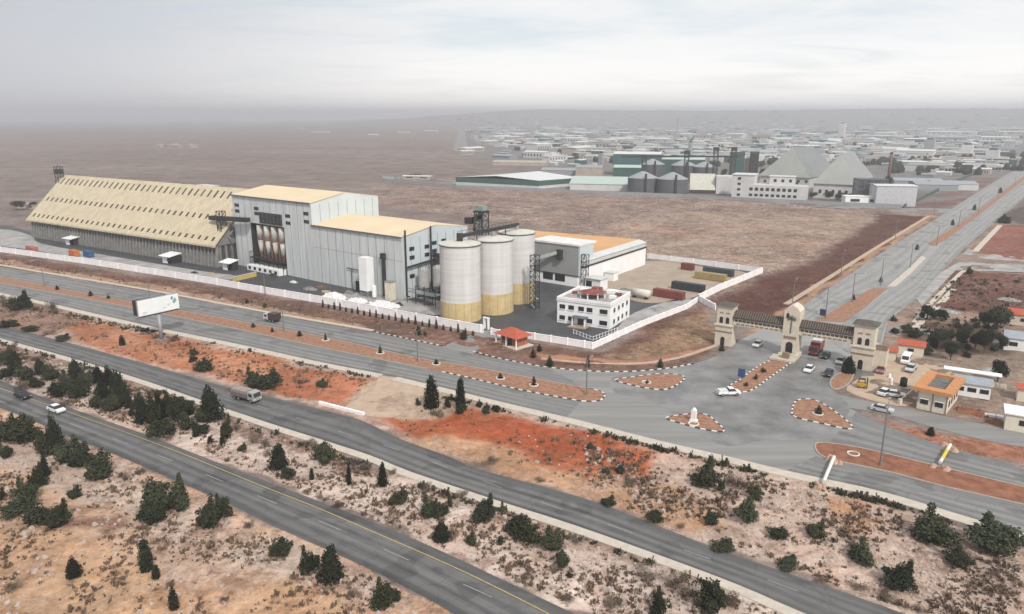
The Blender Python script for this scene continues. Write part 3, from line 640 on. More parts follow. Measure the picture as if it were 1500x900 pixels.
sl_ = math.hypot(RW + 1.2, RHt - EH)
def roof_pt(f, x, up=0):                            # f along slope from eave (0) to ridge (1)
    return (x, -1.2 + (RW + 1.2) * f - up * .7, EH + th_ + (RHt - EH) * f + up * .7)
vent_m = mat('vent_louvre', (0.07, 0.055, 0.045), .8, .2)
for row, (f0, f1) in enumerate(((.07, .135), (.42, .50), (.80, .93))):
    for i in range(33):
        x = 2.5 + (Ln - 6) * i / 32; b = MB()
        p, q = roof_pt(f0, x, .12), roof_pt(f1, x, .12); w = 1.25
        p2, q2 = roof_pt(f0, x, -.1), roof_pt(f1, x, -.1)
        vs = [p2, (p2[0] + w, *p2[1:]), (q2[0] + w, *q2[1:]), q2, p, (p[0] + w, *p[1:]), (q[0] + w, *q[1:]), q]
        b.add(vs, [(4, 5, 6, 7), (0, 1, 5, 4), (1, 2, 6, 5), (2, 3, 7, 6), (3, 0, 4, 7)]); b.build('roof_vent', vent_m, sh)
b = MB(); b.lattice(-2.2, .8, RW - 4, RW - 1, 18, RHt + 5, 3, .14); b.box(-2.4, 1, RW - 4.2, RW - .8, RHt + 1.2, RHt + 3.6); b.tube((-1, RW - 2.5, RHt + 3), (-1, RW - 2.5, RHt + 6.5), .1); b.build('elevator_head', dark_m, sh)
def hut(px, wpx, label, h=3.2, d=4.5, an2=an, roofm=white_p, open_=True):
    c = G(*px); w = wpx * mpp(*px)
    o = thing('loading_hut', label, 'hut', c, an2)
    part('side_wall', white_p, o, (-w / 2, -w / 2 + w * .5, 0, .25, 0, h)); part('rear_wall', dark_m, o, (-w / 2, w / 2, d - .25, d, 0, h), (w / 2 - .2, w / 2, .3, d, 0, h))
    part('side_wall', white_p, o, (-w / 2, -w / 2 + .2, .3, d, 0, h))
    b = MB(); b.sidey([(-1.3, h - .2), (d + .3, h + .7), (d + .3, h + .95), (-1.3, h + .05)], -w / 2 - .6, w / 2 + .6); b.build('roof', roofm, o)
    return o
hut((102, 359), 20, 'white loading hut with sloping roof at the left part of the long shed')
hut((245, 386), 22, 'white loading hut with sloping roof near the middle of the long shed')
hut((333, 396), 20, 'small dark hut with white flat roof below the right end of the long shed', d=3)

# ------------------------------------------------------------------ mill building
clad = mat('grey_blue_cladding', (0.55, 0.575, 0.57), 0.6, 0.16, .55, stretch=(0, (1, 1, .10))); clad_lit = mat('lit_blue_cladding', (0.54, 0.59, 0.61), 0.6, 0.06, .15); seam = mat('dark_seam', (0.20, 0.21, 0.215), .7)  # paler blue copy paints the light on right-facing walls into their colour
roof_c = mat('pale_yellow_roof', (0.70, 0.56, 0.375), .6, .07, .1); trim_d = mat('eave_trim', (0.12, 0.125, 0.13), .6)
A, an, Ln = frame((349, 388), (583, 437)); MA, Man = A, an
Wd = 33.0; S1 = 51.6; H1, H2 = 29.0, 21.0
def mill_mass(o, x0, x1, h, rise, bay=None):
    b = MB()
    if bay:
        u0, u1, b0, b1 = bay
        b.box(x0, u0, 0, 3.2, 0, h); b.box(u1, x1, 0, 3.2, 0, h); b.box(u0, u1, 0, 3.2, b1, h); b.box(x0, x1, 3.2, Wd, 0, h)
    else: b.box(x0, x1, 0, Wd, 0, h)
    o1 = b.build('front_wall', clad, o)
    b = MB()
    b.add([(x1 + .02, 0, 0), (x1 + .02, Wd, 0), (x1 + .02, Wd, h), (x1 + .02, Wd / 2, h + rise), (x1 + .02, 0, h)], [(0, 1, 2, 3, 4)])
    b.build('gable_wall', clad_lit, o)
    b = MB(); b.add([(x0 - .02, 0, 0), (x0 - .02, Wd, 0), (x0 - .02, Wd, h), (x0 - .02, Wd / 2, h + rise), (x0 - .02, 0, h)], [(4, 3, 2, 1, 0)]); b.build('gable_wall', clad, o)
    b = MB(); b.sidey([(-.5, h), (Wd / 2, h + rise), (Wd + .5, h), (Wd + .5, h + .3), (Wd / 2, h + rise + .3), (-.5, h + .3)], x0 - .3, x1 - .3); b.build('roof', roof_c, o)
    b = MB(); b.box(x0 - .3, x1 + .3, -.62, -.5, h - .15, h + .45); b.build('gutter', trim_d, o)
    b = MB(); nz = int((x1 - x0) / 4.3)
    for i in range(1, nz):
        x = x0 + (x1 - x0) * i / nz + rnd.uniform(-.3, .3)
        if bay and bay[0] - .3 < x < bay[1] + .3: b.box(x, x + .14, -.06, 0.02, bay[3] + 4.6, h - .2); continue
        b.box(x, x + .14, -.06, .02, 0, h - .2)
    b.box(x0, x1, -.05, .02, h * .62, h * .62 + .08) if not bay else None
    for y in np.arange(4, Wd, 4.3): b.box(x1 + .01, x1 + .07, y, y + .12, 0, h - .2)
    b.build('panel_seams', seam, o)
ml = thing('mill_building', 'tall pale blue-grey metal mill block with dark open bay and yellow roof', 'factory building', A, an)
mill_mass(ml, 0, S1, H1, 2.8, bay=(11.5, 34.2, 2.2, 18.8))
part('louvre_panel', dark_m, ml, (18.6, 33.3, -.25, .05, 19.2, 23.6))
b = MB()
for i in range(7): b.box(18.6 + i * 2.4, 18.85 + i * 2.4, -.35, -.25, 19.2, 23.6)
for z in (20.4, 21.7, 23): b.box(18.6, 33.3, -.33, -.25, z, z + .1)
b.build('louvre_grille', mat('louvre_steel', (.09, .095, .095), .6), ml)
for (x, z) in ((1.6, 24.6), (1.6, 22.2), (15.2, 24.2), (15.2, 22.2), (35.6, 22.8), (35.6, 20.1), (47.0, 24.6), (47.0, 21.6)):
    part('window', glass_d, ml, (x, x + 3.0, -.12, .03, z, z + 1.25))
part('bay_shade_backing', dark_m, ml, (11.5, 34.2, 3.0, 3.18, 2.2, 18.8), (11.52, 11.7, .1, 3.0, 2.2, 18.8), (34.0, 34.18, .1, 3.0, 2.2, 18.8))  # dark sheets paint in the shade of the recessed bay
wh_t = mat('white_tank_paint', (0.34, 0.32, 0.30), .6, col2=(.62, .60, .56), scale=.5); rust_t = mat('rusty_hopper', (.20, .105, .07), .8, .3, .8)
for i in range(4):
    x = 15.6 + i * 4.9; b = MB()
    b.cyl(x, 1.5, 12.6, 18.0, 1.25, mi=0); b.cyl(x, 1.5, 6.2, 12.2, .7, 1.2, mi=0)
    b.build('filter_tank', wh_t, ml, True); b = MB(); b.cyl(x, 1.5, 12.15, 12.65, 1.4); b.cyl(x, 1.5, 3.4, 6.2, .4, .7); b.cyl(x + 2.4, 1.5, 3, 17.5, .42, n=8); b.build('tank_hopper', rust_t, ml)
b = MB(); b.lattice(11.7, 34, -1.5, .4, 2.2, 7.2, 2.5, .12)
for i in range(8): b.tube((11.7 + i * 3.15, -1.5, 0), (11.7 + i * 3.15, -1.5, 5.5), .12, 5)
b.box(11.5, 34.2, -1.7, 1, 4.8, 5.0); b.build('loading_gantry', dark_m, ml)
b = MB(); b.box(11.8, 33.5, -3.4, 0, 0, 2.2, 0)
for i in range(6): b.box(13 + i * 3.5, 14.6 + i * 3.5, -3.46, -3.38, .5, 1.7, 1)
b.build('loading_dock', [white_p, glass_d], ml)
lo_ = thing('packing_hall', 'lower pale blue-grey hall with broad yellow roof joined to the mill block', 'factory building', loc2w(A, an, S1 + .1, 0), an)
mill_mass(lo_, 0, 47.6, H2, 2.4)
for (y, z) in ((3.2, 16.2), (3.2, 13.2), (10.5, 16.0), (10.5, 13.2), (14.2, 16.8), (14.2, 14), (19, 17), (19, 14.2), (29, 17.4), (29, 14.4), (3.0, 6.8)):
    part('window', glass_d, lo_, (47.62, 47.78, y, y + 2.2, z, z + 1.3))
b = MB()
for y in (.8, 13): b.tube((48.3, y, 1), (48.3, y, H2 + 2.6), .32, 8); b.tube((48.3, y, 1), (49.5, y, 1), .3, 6)
b.beam((48.6, .8, 11), (48.6, 24, 12.5), .5, .5); b.build('vent_pipe', dark_m, lo_)
part('door', dark_m, lo_, (27.5, 30, -.12, .03, 0, 4.6), (23.0, 25, -.1, .03, 0, 3.2))
b = MB()
for x in (21.5, 26.5, 31.5): b.tube((x, -.5, 0), (x, -.5, 7.5), .12, 5)
b.beam((19, -.5, 7.5), (33, -.5, 7.2), .2, .3); b.box(38.2, 39.2, -1.0, -.1, 0, 13.5); b.box(37.9, 39.6, -1.4, -.1, 13, 15); b.build('duct', dark_m, lo_)
ww = mat('enamel_white', (0.82, 0.82, 0.81), .5, .05)
def mw(x, y): return loc2w(MA, Man, x, y)
o = thing('white_tower_tank', 'tall white rectangular tank tower in front of the packing hall', 'tank tower', mw(86.0, -4.6), Man)
part('shell', ww, o, (-2.0, 2.0, -1.6, 1.6, 2.2, 13.8)); 
for x in (-1.7, 1.7):
    for y in (-1.3, 1.3): MB().tube((x, y, 0), (x, y, 2.3), .15, 5).build('leg', gal_m, o)
o = thing('white_vent_unit', 'small slim white tank standing right of the tall white tower tank', 'tank', mw(90.5, -5.4), Man)
b = MB(); b.cyl(0, 0, 0.6, 4.2, .75, n=12); b.cyl(0, 0, 4.2, 4.8, .75, .2, n=12); b.build('shell', ww, o); [MB().tube((math.cos(k) * .6, math.sin(k) * .6, 0), (math.cos(k) * .6, math.sin(k) * .6, .7), .08, 4).build('leg', gal_m, o) for k in (0, 2.1, 4.2)]
o = thing('cream_hopper', 'cream square hopper at the foot of the packing hall corner', 'hopper', mw(97.2, -4.2), Man)
part('shell', mat('cream_paint', (.66, .60, .48), .6), o, (-1.4, 1.4, -1.2, 1.2, .4, 6.6)); part('cap', gal_m, o, (-1.55, 1.55, -1.35, 1.35, 6.6, 6.9)); part('plinth', conc_d, o, (-1.6, 1.6, -1.4, 1.4, 0, .4))
for k, (x, y, r, h, z) in enumerate(((104.0, 5.0, 1.9, 10.2, 4.0), (107.6, 8.8, 2.3, 10.8, 4.4))):
    o = thing('process_tank', ['left', 'right'][k] + ' grey cylindrical process tank on steel legs beside the packing hall gable', 'tank', mw(x, y), Man)
    b = MB(); b.lathe([(.4, z - 1.8), (r, z), (r, h), (r * .6, h + .6), (0, h + .8)], n=20); b.build('shell', mat('grey_tank', (.38, .37, .35), .6, .15), o, True)
    [MB().tube((r * math.cos(a_), r * math.sin(a_), 0), (r * math.cos(a_), r * math.sin(a_), z + .6), .16, 5).build('leg', dark_m, o) for a_ in (.8, 2.4, 3.9, 5.5)]
    b = MB()
    for i in range(14): a_ = 2 * math.pi * i / 14; b.tube((r * math.cos(a_), r * math.sin(a_), h), (r * math.cos(a_), r * math.sin(a_), h + 1.5), .05, 4)
    b.build('guard_rail', dark_m, o)
o = thing('steel_platform', 'dark steel walkway platform with railings between packing hall and first silo', 'platform', mw(107, -.5), Man)
b = MB(); b.box(-4, 9, -1.6, 2.2, 3.6, 3.85); b.build('deck', gal_m, o); b = MB()
for x in (-4, 0, 4, 9):
    for y in (-1.6, 2.2): b.tube((x, y, 0), (x, y, 5.0), .13, 5)
for y in (-1.6, 2.2): b.beam((-4, y, 4.95), (9, y, 4.95), .1, .1); b.beam((-4, y, 1.0), (9, y, 3.5), .12, .12)
b.build('frame', dark_m, o)
o = thing('dust_collector', 'dark steel dust collector frame against the packing hall gable', 'dust collector', mw(101.4, 15), Man)
b = MB(); b.lattice(-1.2, 3.4, -2, 2.5, 0, 13.5, 3, .15); b.build('frame', dark_m, o); b = MB(); b.cyl(1, 0, 9, 12.6, 1.9, n=14); b.cyl(1, 0, 6.6, 9, .4, 1.9, n=14); b.build('cyclone', conc_k, o); b = MB(); b.box(-3, 4.5, -.7, .7, 12.7, 13.9); b.build('duct', dark_m, o)
# conveyor bridge between shed and mill
o = thing('conveyor_bridge', 'dark enclosed conveyor bridge linking the long shed with the mill bay', 'conveyor', mw(-4, -3.5), Man)
b = MB(); b.beam((-8, 0, 19.2), (18, 1.2, 20.2), 1.8, 1.7); b.build('gallery', dark_m, o)
b = MB(); b.lattice(-1.2, 1.4, -1.2, 1.4, 0, 22.5, 3.2, .17); b.build('support_tower', dark_m, o)
b = MB(); b.beam((-1, 0, 20), (-14, 6, 14), .9, .9); b.cyl(-1.5, 0, 12, 18, .8, n=10); b.beam((0, 0, 16), (4.5, 1.6, 10), .5, .5); b.beam((0, 0, 10), (5, 2.5, 15), .5, .5); b.build('chute', conc_d, o)

# ------------------------------------------------------------------ silos
def silo_mat():
    m = bpy.data.materials.new('silo_concrete'); m.use_nodes = True; t = m.node_tree; b = t.nodes['Principled BSDF']; b.inputs['Roughness'].default_value = .9; b.inputs['Specular IOR Level'].default_value = .2
    g = t.nodes.new('ShaderNodeNewGeometry'); mp = t.nodes.new('ShaderNodeMapping'); mp.inputs['Scale'].default_value = (1, 1, .05); t.links.new(g.outputs['Position'], mp.inputs[0])
    n = t.nodes.new('ShaderNodeTexNoise'); n.inputs['Scale'].default_value = .9; n.inputs['Detail'].default_value = 5; t.links.new(mp.outputs[0], n.inputs['Vector'])
    mp2 = t.nodes.new('ShaderNodeMapping'); mp2.inputs['Scale'].default_value = (.04, .04, 1); t.links.new(g.outputs['Position'], mp2.inputs[0])
    n3 = t.nodes.new('ShaderNodeTexNoise'); n3.inputs['Scale'].default_value = 1.1; n3.inputs['Detail'].default_value = 3; t.links.new(mp2.outputs[0], n3.inputs['Vector'])
    a = t.nodes.new('ShaderNodeMath'); a.operation = 'ADD'; t.links.new(n.outputs[0], a.inputs[0]); t.links.new(n3.outputs[0], a.inputs[1])
    r = t.nodes.new('ShaderNodeMapRange'); r.inputs[1].default_value = .75; r.inputs[2].default_value = 1.25; t.links.new(a.outputs[0], r.inputs[0])
    mx = t.nodes.new('ShaderNodeMix'); mx.data_type = 'RGBA'; mx.inputs[6].default_value = (.535, .52, .50, 1); mx.inputs[7].default_value = (.64, .625, .61, 1); t.links.new(r.outputs[0], mx.inputs[0]); t.links.new(mx.outputs[2], b.inputs['Base Color'])
    return m
silo_w = silo_mat(); silo_y = mat('yellow_plaster', (.50, .36, .17), .85, col2=(.62, .50, .29), scale=.45); silo_top = mat('silo_roof_plaster', (.58, .56, .50), .85, .12, .5); stain = mat('yellow_streak', (.48, .37, .20), .85, .15)
labs = ['nearest and leftmost white concrete grain silo with plain yellow base', 'middle white concrete grain silo with a dark doorway in its yellow base', 'farthest and rightmost white concrete grain silo with ribbed yellow base']
for k, (px, hb, R_) in enumerate((((675.5, 466), 6.1, 6.15), ((723.5, 455), 6.6, 6.15), ((757, 440), 7.0, 5.9))):
    c = G(*px); o = thing('grain_silo', labs[k], 'silo', c, Man, 'three white and yellow grain silos'); Hs = 23.1
    b = MB(); b.cyl(0, 0, hb, Hs, R_, n=56, cap=False); b.build('shaft', silo_w, o, True)
    b = MB(); b.cyl(0, 0, 0, hb, R_ + .12, n=56, cap=True); b.build('base', silo_y, o)
    b = MB()
    for i in range(16):
        a_ = 2 * math.pi * i / 16 + .1; x, y = (R_ + .1) * math.cos(a_), (R_ + .1) * math.sin(a_); b.tube((x, y, .05), (x, y, hb - .2), .12, 4)
    b.build('pilaster', stain, o)
    b = MB(); b.lathe([(R_ + .15, Hs), (R_ + .2, Hs), (R_ + .2, Hs + .3), (0, Hs + 1.0)], n=56); b.build('roof', silo_top, o)
    b = MB()
    for i in range(56):
        a_, a2 = 2 * math.pi * i / 56, 2 * math.pi * (i + 1) / 56; b.beam(((R_ + .2) * math.cos(a_), (R_ + .2) * math.sin(a_), Hs - .05), ((R_ + .2) * math.cos(a2), (R_ + .2) * math.sin(a2), Hs - .05), .12, .22)
    b.build('rim', dark_m, o)
    b = MB(); b.cyl(0, 0, Hs + .9, Hs + 2.3, .7, n=10); b.build('inlet', gal_m, o)
    if k:
        a_ = R(-150) - Man; b = MB(); dx, dy = (R_) * math.cos(a_), (R_) * math.sin(a_)
        b.beam((dx * .8, dy * .8, 2.6), (dx * 1.06, dy * 1.06, 2.6), 2.8, 5.2); b.build('doorway', glass_d, o)
sA, sB, sC = G(675.5, 466), G(723.5, 455), G(757, 440)
o = thing('silo_conveyor', 'dark roof conveyor running across the tops of the three silos', 'conveyor', sB, 0)
a_, c_ = sA - sB, sC - sB; b = MB(); b.beam((a_.x * 1.05, a_.y * 1.05, 25.4), (c_.x * 1.05, c_.y * 1.05, 25.7), 1.0, 1.0); b.build('gallery', dark_m, o)
b = MB()
for f in (-1, -.5, .5, 1):
    v = a_ * -f if f < 0 else c_ * f; b.tube((v.x, v.y, 23.5), (v.x, v.y, 25.1), .2, 5)
b.beam((a_.x * 1.05, a_.y * 1.05, 26.9), (c_.x * 1.05, c_.y * 1.05, 27.1), .1, .1)
for i in range(16):
    f = i / 15; v = a_ * (1 - f) * 1.05 + c_ * f * 1.05; b.tube((v.x, v.y, 25.8), (v.x, v.y, 27.0), .05, 4)
b.box(a_.x - .9, a_.x + .9, a_.y - .9, a_.y + .9, 24.0, 26.3); b.build('support', dark_m, o)
tw = sB + Vector((-4.0, 7.8))
o = thing('elevator_tower', 'lattice bucket elevator tower with pale green cabin rising behind the silos', 'elevator tower', tw, Man)
b = MB(); b.lattice(-1.6, 1.6, -1.6, 1.6, 0, 31.0, 3, .18); b.build('frame', dark_m, o)
part('cabin', mat('pale_green_sheet', (.22, .28, .25), .6, .15), o, (-1.6, 1.4, -1.2, 1.2, 30.8, 32.6)); part('deck', dark_m, o, (-2.1, 2.1, -1.9, 1.9, 30.5, 30.78))
b = MB(); b.beam((-.8, 0, 0), (-.8, 0, 31), .8, .8); b.beam((.7, 0, 0), (.7, 0, 31), .6, .6); b.build('leg_casing', gal_m, o)
b = MB(); b.beam((-1.5, -1, 29.5), (3.2, -7.4, 26.0), .8, .8); b.beam((-5.5, .5, 27.6), (0, 0, 29.0), 1.0, 1.2); b.box(-6.5, -3.5, -1, 1.4, 26.4, 28.4); b.build('chute', dark_m, o)
o = thing('stair_tower', 'narrow dark lattice stair tower at the right side of the silos', 'stair tower', G(783, 452), Man)
b = MB(); b.lattice(-1.1, 1.1, -1.1, 1.1, 0, 17.5, 1.8, .13); b.build('frame', dark_m, o); b = MB()
for i in range(9): b.beam((-1.0 if i % 2 else 1.0, -.9, i * 1.9 + .2), (1.0 if i % 2 else -1.0, -.9, i * 1.9 + 1.9), .6, .15)
b.build('stair_flight', gal_m, o)

# ------------------------------------------------------------------ orange roofed warehouse with grey head block
A = G(855, 421); d = G(945, 388) - A; Lw = d.length; van = Man            # local x along u, y along v
oran = mat('orange_roof', (.62, .34, .15), .65, .12, .08); pale_r = mat('pale_grey_roof', (.58, .57, .55), .7, .08, .2)
wh = thing('warehouse', 'wide warehouse with orange roof and white side wall behind the silos', 'warehouse', A, d.to_2d().angle_signed(Vector((0, 1))) if False else math.atan2(d.y, d.x) - math.pi / 2)
Lx = 62.0
b = MB(); b.box(-Lx, 0, 0, Lw, 0, 7.2); b.build('wall', white_p, wh)
part('clerestory', pale_r, wh, (-Lx + .3, -.1, .1, Lw - .1, 7.75, 9.4))
part('eave_band', dark_m, wh, (-Lx, .25, -.2, Lw + .2, 7.2, 7.75))
b = MB(); b.add([(-Lx, 0, 9.4), (-3.2, 0, 10.5), (-3.2, Lw, 10.5), (-Lx, Lw, 9.4)], [(0, 1, 2, 3)]); b.add([(-Lx, 0, 9.4), (-3.2, 0, 10.5), (-3.2, 0, 9.3)], [(0, 2, 1)]); b.add([(-Lx, Lw, 9.4), (-3.2, Lw, 10.5), (-3.2, Lw, 9.3)], [(0, 1, 2)]); b.build('roof', oran, wh)
b = MB(); b.add([(-3.2, -.1, 10.48), (.25, -.1, 9.42), (.25, Lw + .1, 9.42), (-3.2, Lw + .1, 10.48)], [(0, 1, 2, 3)]); b.add([(-3.2, -.1, 9.4), (.25, -.1, 9.4), (-3.2, -.1, 10.48)], [(0, 1, 2)]); b.build('roof_edge', pale_r, wh)
A2, an2, L2 = frame((783, 411), (845, 421))
gb = thing('head_block', 'tall grey metal block with white base and dark openings fronting the orange warehouse', 'factory building', A2, an2); gclad = mat('mid_grey_cladding', (.30, .30, .29), .6, .08, .2)
part('base', white_p, gb, (-.6, L2 + .1, 0, 9.5, 0, 3.9)); part('upper_wall', gclad, gb, (-.8, L2 + .4, -.15, 9.3, 4.2, 15.0))
part('side_cladding', clad_lit, gb, (L2 + .4, L2 + .75, .3, 9.5, 3.9, 15.2)); part('roof', mat('white_roof_sheet', (.72, .69, .66), .7), gb, (-1.2, L2 + .9, -.5, 11.5, 15.05, 15.7)); part('ledge', dark_m, gb, (-.9, L2 + .45, -.3, .2, 3.9, 4.2))  # lit right side takes the paler copy, its light put into the colour
for x in (4.0, 9.4): part('opening', glass_d, gb, (x, x + 4.4, -.08, .1, 1.3, 3.8))
b = MB(); b.lattice(L2 + 1, L2 + 3, 1, 3, 0, 12, 2.4, .12); b.build('escape_stair', dark_m, gb)
b = MB(); b.beam((1.0, -4.5, 8.6), (11.8, -.9, 12.4), 1.3, 1.1); b.build('conveyor', mat('conveyor_cover', (.42, .42, .41), .6), gb); part('conveyor_head', dark_m, gb, (10.8, 12.8, -1.8, -.1, 9.6, 13.2))
o = thing('white_shed', 'small white shed with dark doorway beside the grey head block', 'shed', G(868, 424), Man)
part('wall', white_p, o, (-3.2, 3.2, 0, 5, 0, 3.8)); part('door', glass_d, o, (-2.8, -.4, -.08, .1, 0, 2.9)); part('roof', pale_r, o, (-3.6, 3.6, -.5, 5.4, 3.8, 4.05))
o = thing('white_shed', 'tiny white shed against the white side wall of the orange warehouse', 'shed', G(889, 411), Man)
part('wall', white_p, o, (-2.8, 2.8, 0, 3.4, 0, 3.0)); part('door', glass_d, o, (-2.7, -1.2, -.08, .1, 0, 2.4)); part('roof', pale_r, o, (-3.0, 3.0, -.3, 3.8, 3.0, 3.2))

# ------------------------------------------------------------------ office building
A, an, Ln = frame((816, 472), (893, 483)); Dp = 16.5
of = thing('office_building', 'white two storey office block with small dark windows and red rooftop pavilion', 'office building', A, an); HO = 7.3
part('wall', white_p, of, (0, Ln, 0, Dp, 0, HO)); red_r = mat('dark_red_roof', (.22, .07, .06), .85, .25)
part('parapet', white_p, of, (-.15, Ln + .15, -.15, .25, HO, HO + .7), (-.15, Ln + .15, Dp - .25, Dp + .15, HO, HO + .7), (-.15, .25, .25, Dp - .25, HO, HO + .7), (Ln - .25, Ln + .15, .25, Dp - .25, HO, HO + .7))
part('cornice', white_p, of, (-.3, Ln + .3, -.28, -.16, HO - .45, HO - .2), (Ln + .16, Ln + .3, -.16, Dp, HO - .45, HO - .2))
part('roof_deck', mat('roof_clutter_grey', (.34, .31, .29), .9, .35, .7), of, (.25, Ln - .25, .25, Dp - .25, HO, HO + .05))
for f in (.10, .27, .46, .62, .88):
    for z in (1.0, 4.4):
        if f == .46 and z == 1.0: continue
        w = .9 if f < .8 else 1.2; w_ = part('window', glass_d, of, (Ln * f - w, Ln * f + w, -.1, .05, z, z + 1.35)); part('sill', white_p, w_, (Ln * f - w - .15, Ln * f + w + .15, -.28, -.1, z - .14, z))
for f in (.20, .42, .62, .84):
    for z in (1.0, 4.4): w_ = part('window', glass_d, of, (Ln - .05, Ln + .1, Dp * f - .65, Dp * f + .65, z, z + 1.3)); part('sill', white_p, w_, (Ln + .1, Ln + .28, Dp * f - .8, Dp * f + .8, z - .14, z))
part('door', glass_d, of, (Ln * .40, Ln * .52, -.12, .05, 0, 2.5)); part('porch_roof', mat('blue_grey_canopy', (.12, .14, .17), .6), of, (Ln * .33, Ln * .60, -2.4, -.1, 2.7, 2.95))
for f in (.35, .58): part('porch_column', white_p, of, (Ln * f - .15, Ln * f + .15, -2.2, -1.9, 0, 2.7))
part('porch_step', tan_y, of, (Ln * .30, Ln * .63, -3.6, -.12, 0, .25))
b = MB(); cx_, cy_ = Ln * .50, Dp * .42
b.cyl(cx_, cy_, HO + 1.55, HO + 2.4, 4.4, 1.0, n=8); pv = b.build('rooftop_pavilion', red_r, of)
b = MB()
for i in range(8): a_ = 2 * math.pi * i / 8; b.tube((cx_ + 3.9 * math.cos(a_), cy_ + 3.9 * math.sin(a_), HO), (cx_ + 3.9 * math.cos(a_), cy_ + 3.9 * math.sin(a_), HO + 1.7), .22, 6)
b.build('pavilion_column', white_p, pv)
for (x, y, w, h, m_) in ((Ln * .2, Dp * .75, 1.2, 1.0, white_p), (Ln * .4, Dp * .88, 1.5, 1.3, red_r), (Ln * .72, Dp * .85, 1.6, 1.1, white_p), (Ln * .85, Dp * .5, 1.0, .8, white_p), (Ln * .88, Dp * .72, .9, .9, red_r), (Ln * .12, Dp * .5, .7, .8, red_r)):
    part('rooftop_tank', m_, of, (x - w, x + w, y - w * .7, y + w * .7, HO + .05, HO + .05 + h))
# guardhouse
A, an, Ln = frame((731, 503), (757, 511)); g_ = thing('guardhouse', 'small guardhouse with red hipped roof and white columns at the compound entrance', 'guardhouse', A, an)
part('plinth', stone_g, g_, (-1.4, Ln + 1.2, -1.4, 5.2, 0, .3)); part('wall', mat('brick_red_wall', (.34, .13, .085), .9, .2), g_, (.4, Ln - .3, .5, 4.4, .3, 3.0)); part('door', glass_d, g_, (Ln * .45, Ln * .65, .38, .52, .3, 2.3)); part('window', glass_d, g_, (Ln * .12, Ln * .32, .4, .52, 1.2, 2.2))
for x in (-.5, Ln * .5, Ln + .4): part('column', white_p, g_, (x - .14, x + .14, -.8, -.52, .3, 3.0))
b = MB(); hx = Ln / 2; b.add([(-1.2, -1.3, 3.0), (Ln + 1.2, -1.3, 3.0), (Ln + 1.2, 5.2, 3.0), (-1.2, 5.2, 3.0), (hx - .8, 2, 4.9), (hx + .8, 2, 4.9)], [(0, 1, 5, 4), (1, 2, 5), (2, 3, 4, 5), (3, 0, 4), (3, 2, 1, 0)]); b.build('roof', tile_r, g_)
for px, lb in (((712, 482), 'small white gatepost pair on the compound wall left of the guardhouse'),):
    o = thing('gatepost', lb, 'gatepost', G(*px), Man); part('pillar', white_p, o, (-.9, -.4, -.3, .3, 0, 3.2), ); part('pillar', white_p, o, (.6, 1.1, -.3, .3, 0, 3.2)); part('lintel', white_p, o, (-1.0, 1.2, -.35, .35, 3.2, 3.5))

# ------------------------------------------------------------------ entrance gate with three towers
A, an, Ln = frame((1060, 507), (1262, 542))
gate = thing('entrance_gate', 'monumental cream stone gateway with three towers and two covered bridges over the avenue', 'gateway', A, an)
def arch_win(o, xc, z, w, h, y=-.06, m=glass_d, name='window'):
    pr = [(xc - w, z), (xc + w, z), (xc + w, z + h * .65)] + [(xc + w * math.cos(a_), z + h * .65 + w * math.sin(a_)) for a_ in np.linspace(.3, math.pi - .3, 5)] + [(xc - w, z + h * .65)]
    b = MB(); b.sidex(pr, y, y + .16); return b.build(name, m, o)
def tower(x0, x1, d, h, kind):
    xc = (x0 + x1) / 2; w = x1 - x0
    if kind == 'mid':
        part('tower', stone_g, gate, (x0, x1, 0, d, 0, h - 1.6), (x0 - .5, x1 + .5, -.5, d + .3, 0, .9))
        b = MB(); b.sidex([(x0, h - 1.6), (x1, h - 1.6), (x1, h - .6), (xc + w * .28, h + .3), (xc, h + .9), (xc - w * .28, h + .3), (x0, h - .6)], 0, d); b.build('crown', stone_g, gate)
        part('band', stone_d, gate, (x0 + .4, x1 - .4, -.1, .02, 4.9, 5.6)); arch_win(gate, xc, 1.2, .85, 3.2); arch_win(gate, xc - 1.0, h - 2.6, .35, 1.6)
        b = MB(); b.beam((xc, -.12, 6.4), (xc + .1, -.12, 10.2), .2, .1)
        for a_ in np.linspace(-.5, math.pi + .5, 9): b.beam((xc + .1, -.12, 10.2), (xc + .1 + 1.15 * math.cos(a_), -.12, 10.3 + .9 * math.sin(a_)), .16, .1)
        b.build('palm_relief', mat('green_relief', (.05, .09, .06), .8), gate)
        part('plinth', side_m, gate, (x0 - 1.6, x1 + .6, -4.6, -.5, 0, .5)); part('statue_base', stone_d, gate, (xc - .8, xc + .8, -3.2, -1.8, .5, 1.9))
        return
    part('tower', stone_g, gate, (x0, x1, 0, d, 0, 5.6), (x0 + .15, x1 - .15, .15, d - .15, 5.9, h - .9))
    part('ledge', stone_g, gate, (x0 - .35, x1 + .35, -.35, d + .35, 5.6, 5.9)); part('ledge', stone_g, gate, (x0 - .1, x1 + .1, -.1, d + .1, h - .9, h - .5))
    part('band', stone_d, gate, (x0 - .1, x1 + .1, -.12, .02, 3.8, 4.15)); arch_win(gate, xc - .1, .1, .55, 2.9, name='doorway')
    for dx in (-.85, .85): arch_win(gate, xc + dx, 6.3, .45, 2.0, y=.07)
    for dx in (-.85, .85): part('panel', stone_d, gate, (xc + dx - .5, xc + dx + .5, .05, .17, 9.0, 9.3))
    b = MB(); b.add([(x0 - .4, -.4, h - .5), (x1 + .4, -.4, h - .5), (x1 + .4, d + .4, h - .5), (x0 - .4, d + .4, h - .5), (x0 + w * .3, d * .5, h + .35), (x1 - w * .3, d * .5, h + .35)], [(0, 1, 5, 4), (1, 2, 5), (2, 3, 4, 5), (3, 0, 4)]); b.build('tower_roof', mat('dark_tile', (.10, .085, .075), .85, .3, 2), gate)
